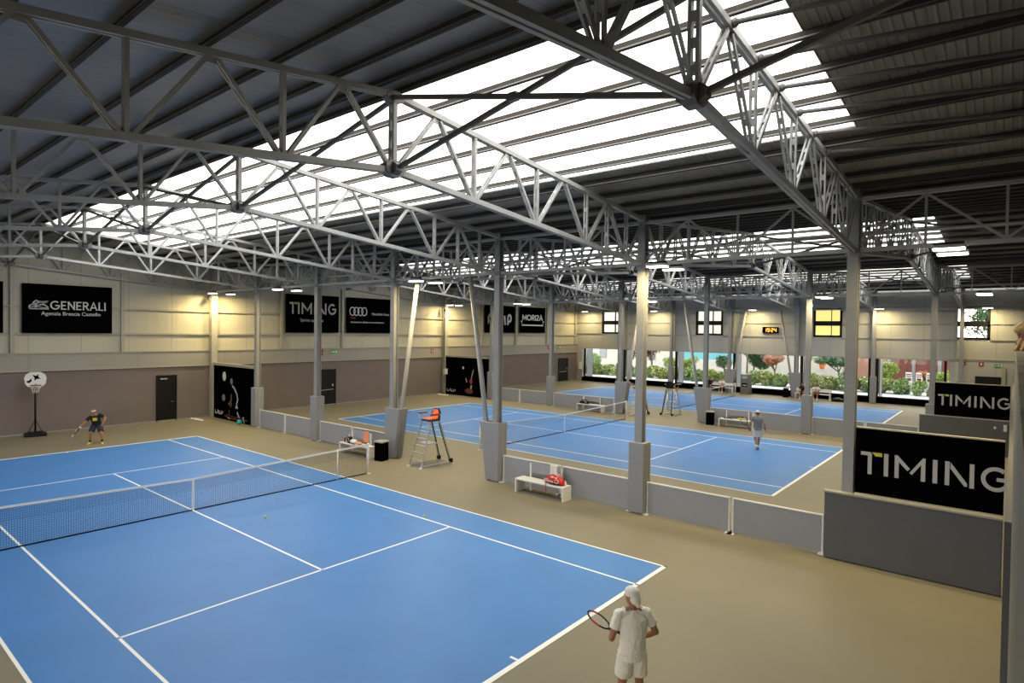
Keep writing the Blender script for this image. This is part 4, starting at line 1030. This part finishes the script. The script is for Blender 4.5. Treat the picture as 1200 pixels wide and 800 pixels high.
o = fused(c, 'folded_shirt', M['peach'], None, .012, 2); tag(o, 'heap of orange cloth at the foot of the orange towel', 'cloth'); o.location = (-2.85, 7.72, .45)
def bottle(loc, m, lab, h=.24):
    t = empty('drink_bottle', loc, 0, lab, 'bottle')
    MB().lathe([(.03, 0), (.034, .01), (.034, h * .65), (.014, h * .85), (.014, h * .92)], n=14).build('bottle_body', m, t)
    MB().lathe([(.016, h * .92), (.016, h), (.0, h)], n=12).build('bottle_cap', M['white'], t)
bottle((-3.68, 7.62, .45), M['redsign'], 'red drink bottle at the left end of the bench by the net post'); bottle((-3.62, 7.80, .45), M['white'], 'tall pale drink bottle behind the red one', .34)
bottle((7.22, 8.0, .45), M['white'], 'small pale bottle at the right end of the nearest bench', .16)
t = empty('round_bag', (-3.45, 7.66, .45), 0, 'round black bag with a pale ring on the bench by the net post', 'bag')
MB().tube([(0, -.05, .13), (0, .10, .13)], [.13, .12], 24).build('bag_body', M['blackm'], t); MB().tube([(.075 * math.cos(a_), -.055, .13 + .075 * math.sin(a_)) for a_ in [2 * math.pi * i / 24 for i in range(25)]], .012, 8).build('pale_ring', M['lgrey'], t)
racket((-3.35, 7.55, .475), (1, .1, 0), (0, 0, 1), 'tennis racket lying flat on the bench by the near net post', 'lgrey')
racket((5.35, 26.25, .475), (1, .15, 0), (0, 0, 1), 'tennis racket lying on the bench behind the person in grey', 'lgrey')
c = MB().sphere((0, 0, .06), (.16, .1, .06)).sphere((.18, .04, .05), (.14, .09, .05))
o = fused(c, 'clothes_heap', M['ochre'], None, .014, 2); tag(o, 'yellowish heap of clothes on the bench behind the person in grey', 'cloth'); o.location = (6.25, 26.32, .45)

# bins
def bin_(loc, lab, rnd=False):
    t = empty('litter_bin', loc, R(10), lab, 'bin', 'black litter bins')
    MB().box(-.20, .20, -.20, .20, 0, .74).build('bin_body', M['black'], t, bevel=.02)
    MB().box(-.215, .215, -.215, .215, .72, .78).build('bin_liner', M['trim'], t, bevel=.01)
bin_((-1.42, 7.75, 0), 'black litter bin with a pale liner beside the wedge padded column and the near net'); bin_((4.55, 26.3, 0), 'black litter bin beside the wedge padded column of the middle court'); bin_((3.35, 45.45, 0), 'black litter bin by the glass, under the wedge padded column')
t = empty('drinks_dispenser', (.1, 45.5, 0), R(-6), 'grey self standing dispenser machine in front of the glass', 'dispenser')
MB().box(-.38, .38, -.30, .30, .0, 1.28).build('machine_body', M['hub'], t, bevel=.02)
MB().prism([(-.30, 1.28), (.30, 1.28), (.12, 1.68), (-.22, 1.68)], lambda u, v, w: (-.36 + w, u, v), .72).build('display_head', M['hub'], t)
MB().box(-.22, .22, -.315, -.30, .62, .95).build('front_opening', M['black'], t); MB().box(-.12, .16, -.325, -.315, .72, .82).build('front_label', M['lgrey'], t)
MB().box(-.20, .20, -.30, -.27, 1.35, 1.52).build('display_screen', M['lgrey'], t)
# basketball stand
t = empty('basketball_stand', (-17.15, .12, 0), R(80), 'portable basketball hoop with white fan shaped board against the taupe wall', 'basketball hoop')
# local: -y faces the court
MB().box(-.42, .42, -.32, .42, 0, .12).box(-.30, .30, -.25, .35, .12, .17).build('base_tank', M['blackm'], t, bevel=.03)
MB().tube([(0, .1, .15), (0, .1, 2.85)], .04, 12).build('pole', M['blackm'], t); MB().tube([(-.25, .25, .16), (0, .1, .75)], .015, 8).tube([(.25, .25, .16), (0, .1, .75)], .015, 8).build('brace', M['blackm'], t)
bd = [(u * .74, v) for u, v in [(-.50, 2.42), (-.36, 2.30), (.36, 2.30), (.50, 2.42), (.56, 2.70), (.48, 2.86), (.25, 2.98), (-.25, 2.98), (-.48, 2.86), (-.56, 2.70)]]
MB().prism(bd, lambda u, v, w: (u, -.10 + w, v), .035).build('backboard', M['white'], t)
a = MB(); F = lambda u, v, w: (u, -.101 - w, v)
a.prism([(-.12, 2.86), (.02, 2.80), (.12, 2.88), (.10, 2.75), (.20, 2.66), (.05, 2.66), (-.04, 2.58), (-.03, 2.70)], F, .004); a.prism([(-.35, 2.55), (-.22, 2.60), (-.15, 2.70), (-.14, 2.56), (-.24, 2.47)], F, .004)
a.build('board_print', M['black'], t)
MB().tube([(.21 * math.cos(a_), -.33 + .21 * math.sin(a_), 2.38) for a_ in [2 * math.pi * i / 24 for i in range(25)]], .012, 8).build('hoop_ring', M['redsign'], t)
n_ = MB()
for i in range(12):
    a0, a1 = 2 * math.pi * i / 12, 2 * math.pi * (i + .5) / 12
    for a2 in (a1, a1 - 2 * math.pi / 12): n_.tube([(.21 * math.cos(a0), -.33 + .21 * math.sin(a0), 2.38), (.15 * math.cos(a2), -.33 + .15 * math.sin(a2), 2.20), (.11 * math.cos(a0), -.33 + .11 * math.sin(a0), 2.02)], .006, 5)
n_.build('hoop_net', M['white'], t)
MB().tube([(0, .1, 2.45), (0, -.1, 2.40)], .03, 8).build('board_bracket', M['blackm'], t)
# balls and floor things
for p, l in (((2.15, 1.0, .037), 'yellow tennis ball on the blue court, left of the other one on the nearest court'), ((5.29, 3.95, .037), 'yellow tennis ball by the singles sideline of the nearest court'), ((5.46, 22.3, .037), 'yellow tennis ball on the middle court')):
    tag(MB().sphere((0, 0, 0), .036).build('tennis_ball', M['ball'], loc=p), l, 'ball', 'tennis balls')
tag(MB().sphere((0, 0, 0), .13).build('exercise_ball', M['teal'], loc=(-13.9, 8.15, .13)), 'teal ball on the floor in front of the first tennis picture', 'ball')
def mat_on_floor(x, y, lab, n):
    c = MB(); rd = random.Random(n)
    for i in range(7): c.sphere((i * .17 - .5, rd.uniform(-.08, .08), .03), (.16, .10, .045), 10, 6)
    tag(fused(c, 'floor_cloth', M['white'], None, .02, 1), lab, 'cloth').location = (x, y, 0)
mat_on_floor(-17.0, 7.3, 'white cloths on the floor left of the first tennis picture', 1); mat_on_floor(-17.0, 26.0, 'white cloths on the floor left of the second tennis picture', 2); mat_on_floor(-9.0, 9.6, 'white cloths on the floor behind the low partition', 3)
# white benches and bags by the glass
def longbench(x, y, L, lab):
    t = empty('long_bench', (x, y, 0), 0, lab, 'bench')
    MB().box(-L / 2, L / 2, -.2, .2, .42, .47).build('seat', M['white'], t, bevel=.008)
    for u in (-L / 2 + .03, L / 2 - .09): MB().box(u, u + .06, -.2, .2, 0, .42).build('side_panel', M['white'], t)
    MB().box(-L / 2, L / 2, .22, .25, .62, .85).build('backrest', M['white'], t)
    for u in (-L / 2 + .1, L / 2 - .14): MB().box(u, u + .04, .18, .22, .0, .85).build('backrest_post', M['white'], t)
longbench(5.45, 45.25, 2.6, 'long white bench by the glass with a person in white shirt'); longbench(-2.2, 45.2, 2.6, 'long white bench by the glass with the left group of people')
c = MB(); rr = []
for u, w, h in ((-.5, .05, .1), (-.42, .14, .26), (-.1, .18, .34), (.25, .17, .28), (.5, .10, .16), (.58, .04, .1)):
    rr.append([(u, w * math.cos(2 * math.pi * j / 16), h * .5 * (1 + math.sin(2 * math.pi * j / 16))) for j in range(16)])
t = empty('sports_bag', (7.35, 45.0, 0), 0, 'long black sports bag on the floor right of the bench by the glass', 'bag'); c.loft(rr).build('bag_body', M['blackm'], t); MB().tube([(-.3, -.17, .2), (0, -.2, .30), (.3, -.16, .2)], .015, 8).build('bag_handle', M['lgrey'], t)
c = MB().sphere((0, 0, .07), (.22, .14, .09)).sphere((.25, .03, .06), (.16, .12, .08)); o = fused(c, 'clothes_heap', M['white'], None, .016, 2); tag(o, 'heap of white clothes on the long bench beside the person in white shirt', 'cloth'); o.location = (5.15, 45.2, .47)
# ------------------------------------------------------------------ outside, behind the far wall
tag(MB().box(-60, 60, YF + .25, 110, -.25, -.02).build('ground_outside', M['concrete']), kind='structure')
def leaf_cloud(name, m, blobs, n, size, parent, seed, kind='foliage'):
    rd = random.Random(seed); mb = MB()
    for i in range(n):
        c, r = blobs[rd.randrange(len(blobs))]
        while True:
            v = Vector((rd.uniform(-1, 1), rd.uniform(-1, 1), rd.uniform(-1, 1)))
            if .45 < v.length < 1: break
        p = Vector((c[0] + v.x * r[0], c[1] + v.y * r[1], c[2] + v.z * r[2]))
        if p.z < .02: p.z = .02 + rd.random() * .1
        d = Vector((rd.uniform(-1, 1), rd.uniform(-1, 1), rd.uniform(-.6, .8))).normalized(); e = d.cross(Vector((rd.uniform(-1, 1), rd.uniform(-1, 1), rd.uniform(-1, 1)))).normalized()
        s = size * rd.uniform(.6, 1.3)
        mb.add([p - d * s, p + e * s * .45, p + d * s, p - e * s * .45], [(0, 1, 2, 3)])
    return mb.build(name, m, parent)
def shrub(kind, seed):
    t = empty('flowering_shrub', (0, 0, 0)); rd = random.Random(seed)
    bl = [((rd.uniform(-.7, .7), rd.uniform(-.3, .3), rd.uniform(.25, 1.05)), (.42, .42, .36)) for _ in range(10)]
    leaf_cloud('foliage', M[kind], bl, 2300, .115, t, seed); leaf_cloud('blossom', M['bloom'], bl, 800, .08, t, seed + 9)
    st = MB()
    for i in range(5): st.tube([(rd.uniform(-.1, .1), 0, 0), (rd.uniform(-.4, .4), rd.uniform(-.2, .2), .8)], .015, 6)
    st.build('stems', M['bark'], t); return t
protos = [shrub('leaf', 1), shrub('leafy', 2), shrub('leaf', 3)]
usedp = [False] * 3; rd = random.Random(11)
for i in range(30):
    x = -25.5 + i * 1.42; k = rd.randrange(3); y = 56 + rd.uniform(-.25, .25)
    if not usedp[k]: o = protos[k]; usedp[k] = True
    else: o = copy_tree(protos[k], (0, 0, 0))
    o.location = (x, y, 0); o.rotation_euler.z = rd.uniform(0, 6.28); s = rd.uniform(.85, 1.2); o.scale = (s, s, s * (1.0 if x < -3 else 1.12))
    tag(o, 'green shrub with pale blossoms in the hedge behind the glass', 'shrub', 'blossoming shrubs of the hedge outside')
def tree(loc, h, cr, kind, lab, n=2600, size=.12, seed=5, cat='tree', fork=True, blobs=None):
    t = empty('garden_tree', loc, 0, lab, cat); rd = random.Random(seed)
    bl = blobs or [((rd.uniform(-.6, .6) * cr, rd.uniform(-.6, .6) * cr, h + rd.uniform(-.35, .45) * cr), (cr * .55, cr * .55, cr * .45)) for _ in range(7)]
    tk = MB().tube([(0, 0, 0), (.03, 0, h * .4), (0, .02, h * .62)], [.10, .08, .075], 10)
    for b in bl[:5]: tk.tube([(0, .02, h * .58), (b[0][0] * .5, b[0][1] * .5, h * .8), b[0]], [.06, .045, .02], 8)
    tk.build('trunk', M['bark'], t); leaf_cloud('crown', M[kind], bl, n, size, t, seed); return t
tree((-21.3, 55.2, 0), 1.75, 1.05, 'leaf', 'small round clipped green tree outside at the far left opening', 2600, .07, 21, blobs=[((0, 0, 1.75), (.95, .95, .85))])
tree((-19.9, 60.5, 0), 2.7, 1.3, 'leafr', 'dark red leaved tree outside behind the left hedge', 1500, .12, 22)
tree((-16.6, 61, 0), 2.7, 1.0, 'leafr', 'second dark red leaved tree, half behind a column', 900, .12, 23)
tree((-13.0, 58.5, 0), 1.6, .9, 'leafy', 'yellow green bush behind the hedge, left of the umpire chairs', 1500, .09, 24, 'bush')
tree((-10.6, 58.5, 0), 1.7, 1.0, 'leafy', 'yellow green bush at the third opening', 1800, .09, 28, 'bush')
tree((-6.8, 59, 0), 1.9, 1.1, 'leafd', 'dark green bush behind the hedge near the middle', 1800, .10, 25, 'bush')
tree((-4.3, 61, 0), 2.7, 1.9, 'leafd', 'large dark green tree outside behind the dispenser machine', 4200, .14, 26)
tree((-1.5, 59, 0), 2.2, 1.15, 'leafo', 'orange leaved tree beside the large dark green tree', 2600, .09, 27)
tree((1.1, 62, 0), 2.75, .6, 'leafy', 'small bright green tree top in front of the pale wall', 700, .09, 33)
tree((4.6, 58.5, 0), 2.7, 1.5, 'leafd', 'tree with a forked trunk in front of the terracotta wall', 3400, .11, 29, blobs=[((rd.uniform(-1.6, 1.7), rd.uniform(-.8, .8), 2.62 + rd.uniform(-.3, .4)), (.7, .7, .36)) for _ in range(9)])
tree((8.6, 58, 0), 1.9, 1.0, 'leafy', 'yellow green bush at the right opening in front of the boarded shed', 2300, .09, 30, 'bush')
tree((11.4, 61, 0), 1.7, .6, 'leafo', 'low orange flowered bush before the boarded shed', 800, .08, 31, 'bush')
tree((13.3, 58, 0), 1.4, .9, 'leafy', 'bright green bush at the right end of the garden', 1600, .09, 32, 'bush')
tree((-14.8, 57.5, 0), 6.9, 1.6, 'leafr', 'tall dark red tree seen through the left upper window', 1500, .13, 41)
tree((-4.2, 58.5, 0), 5.4, 1.2, 'leafd', 'green tree top seen through the second upper window', 1200, .12, 42)
tree((16.4, 55, 0), 6.6, 2.0, 'leafd', 'tall grey green tree seen through the right upper window', 2400, .12, 43)
def building(name, x0, x1, y0, y1, h, m, lab, wins=(), roof=None):
    t = empty(name, ((x0 + x1) / 2, y0, 0), 0, lab, 'building'); w = (x1 - x0) / 2
    MB().box(-w, w, 0, y1 - y0, 0, h).build('wall', m, t)
    MB().box(-w - .15, w + .15, -.15, y1 - y0, h, h + .15).build('roof_edge', roof or M['trim'], t)
    for a, b, z0, z1 in wins:
        f = MB().box(a, b, -.06, 0, z0, z1).build('window', M['hub'], t); MB().box(a + .08, b - .08, -.07, -.06, z0 + .08, z1 - .08).build('pane', M['greymetal'], f)
building('pale_house', -46, -3.4, 72, 80, 12, M['palewall'], 'pale rendered house far behind the left part of the garden', [(u, u + 1.2, 1.2, 3.2) for u in (-12, -6, 2, 8, 14)])
building('pale_wall_house', -3.0, 3.5, 66, 71, 11, M['palewall'], 'pale house directly behind the orange leaved tree', [(-.6, .3, 2.9, 4.6)])
building('terracotta_house', 3.9, 9.0, 67.8, 72, 11, M['terra'], 'terracotta rendered house behind the forked tree')
building('boarded_shed', 8.0, 15.2, 62.5, 67, 4.4, M['redwood'], 'red brown boarded shed with grey posts at the right of the garden')
for i, x in enumerate((8.3, 10.35, 12.4, 14.4)):
    tag(MB().box(-.13, .13, -.13, .13, 0, 4.3).build('shed_post', M['greymetal'], loc=(x, 62.0, 0)), 'grey post before the boarded shed, %s from the left' % ORD[i], 'post', 'grey posts before the shed')
building('far_house_right', 15.6, 40, 68, 76, 10, M['palewall'], 'pale house at the right end outside')
t = empty('blue_canopy', (-11.2, 64, 0), 0, 'pale blue canopy on posts behind the hedge', 'canopy')
MB().box(-3.3, 3.3, 0, 2, 2.0, 2.9).build('canopy_cloth', M['cyan'], t)
for u in (-3.2, 3.2): MB().box(u - .05, u + .05, .05, .15, 0, 2.0).build('canopy_post', M['white'], t)
def chair(loc, rz, lab):
    t = empty('garden_chair', loc, rz, lab, 'chair', 'white garden chairs'); w = M['white']
    MB().box(-.25, .25, -.25, .25, .42, .46).build('seat', w, t)
    for x in (-.24, .2):
        for y in (-.24, .2): MB().box(x, x + .04, y, y + .04, 0, .42).build('leg', w, t)
    MB().box(-.25, .25, .22, .26, .80, .95).box(-.25, .25, .22, .26, .60, .68).box(-.25, -.20, .22, .26, .46, .9).box(.20, .25, .22, .26, .46, .9).build('backrest', w, t)
tb = tag(MB().box(-8, 8, -3, 3, 0, .85).build('raised_terrace', M['concrete'], loc=(13, 61.2 + 0, -.02)), kind='structure'); tb.scale.y = .55
for i, (x, l) in enumerate(((10.2, 'leftmost'), (11.0, 'second'), (11.8, 'third'), (13.0, 'rightmost'))): chair((x, 60.2, .83), R(180), 'white garden chair on the terrace before the shed, %s of the four' % l)
t = empty('flower_pot', (2.0, 63.5, 1.5), 0, 'red pot with a green plant on a plinth before the pale wall', 'pot')
MB().lathe([(.18, 0), (.32, .45), (.34, .5), (.28, .5)], n=16).build('pot', M['orange'], t); leaf_cloud('plant', M['leafy'], [((0, 0, .8), (.6, .6, .35))], 400, .1, t, 44)
MB().box(-.3, .3, -.3, .3, -1.5, 0).build('plinth', M['concrete'], t)

tag(MB().box(-60, 60, -60, YN - .25, -.25, -.02).build('ground_outside', M['concrete']), kind='structure')
# ------------------------------------------------------------------ light: bright hazy sky, rooflight portals, camera
w = bpy.data.worlds.new('hazy_sky'); sc.world = w; w.use_nodes = True
nt = w.node_tree; bg = nt.nodes['Background']
tc = nt.nodes.new('ShaderNodeTexCoord'); sp = nt.nodes.new('ShaderNodeSeparateXYZ'); cr = nt.nodes.new('ShaderNodeValToRGB')
cr.color_ramp.elements[0].color = (1.0, .965, .90, 1); cr.color_ramp.elements[1].color = (.93, .965, 1.0, 1)
nt.links.new(tc.outputs['Generated'], sp.inputs[0]); nt.links.new(sp.outputs['Z'], cr.inputs['Fac']); nt.links.new(cr.outputs['Color'], bg.inputs['Color'])
bg.inputs['Strength'].default_value = SKY_S
for r in range(3):
    la = bpy.data.lights.new('rooflight_portal', 'AREA'); la.shape = 'RECTANGLE'; la.size = SX1 - SX0; la.size_y = SKY1 - SKY0 + .1; la.cycles.is_portal = True
    o = bpy.data.objects.new('rooflight_portal', la); COL.objects.link(o); ym = (SKY0 + SKY1) / 2
    o.location = ((SX0 + SX1) / 2, RIDGE[r] + ym, ztop(ym) + ROOF_UP + .12); o.rotation_euler.x = -math.atan((HR - HT) / HALF)
la = bpy.data.lights.new('fill_opening_portal', 'AREA'); la.shape = 'RECTANGLE'; la.size = XE - XW; la.size_y = NZ1 - NZ0; la.cycles.is_portal = True  # portal for the added fill opening behind the camera
o = bpy.data.objects.new('fill_opening_portal', la); COL.objects.link(o); o.location = ((XW + XE) / 2, YN - .15, (NZ0 + NZ1) / 2); o.rotation_euler.x = R(90)
la = bpy.data.lights.new('window_portal', 'AREA'); la.shape = 'RECTANGLE'; la.size = GX1 - GX0; la.size_y = GZ1 - GZ0; la.cycles.is_portal = True
o = bpy.data.objects.new('window_portal', la); COL.objects.link(o); o.location = ((GX0 + GX1) / 2, YF + .18, (GZ0 + GZ1) / 2); o.rotation_euler.x = R(-90)

cam = bpy.data.cameras.new('camera'); cam.sensor_width = 36; cam.lens = 711.29 / 1200 * 36; cam.clip_start = .01; cam.clip_end = 400
co = bpy.data.objects.new('camera', cam); COL.objects.link(co); sc.camera = co
yaw, pit, roll = 2.2629, .0192, .0138
f = V(math.cos(yaw) * math.cos(pit), math.sin(yaw) * math.cos(pit), -math.sin(pit)); rr_ = V(math.sin(yaw), -math.cos(yaw), 0); uu = rr_.cross(f)
r2 = rr_ * math.cos(roll) + uu * math.sin(roll); u2 = uu * math.cos(roll) - rr_ * math.sin(roll)
mw = Matrix((r2, u2, -f)).transposed().to_4x4(); mw.translation = V(17.7959, -7.4298, 5.2328); co.matrix_world = mw

vs = sc.view_settings; vs.view_transform = 'Standard'; vs.look = 'None'; vs.gamma = 1; vs.use_curve_mapping = False; vs.exposure = EXPO
sc.cycles.use_denoising = True
try: sc.cycles.denoiser = 'OPENIMAGEDENOISE'
except Exception: pass
sc.cycles.max_bounces = 8; sc.cycles.diffuse_bounces = 5; sc.cycles.transparent_max_bounces = 16; sc.cycles.sample_clamp_indirect = 8
sc.cycles.caustics_reflective = False; sc.cycles.caustics_refractive = False
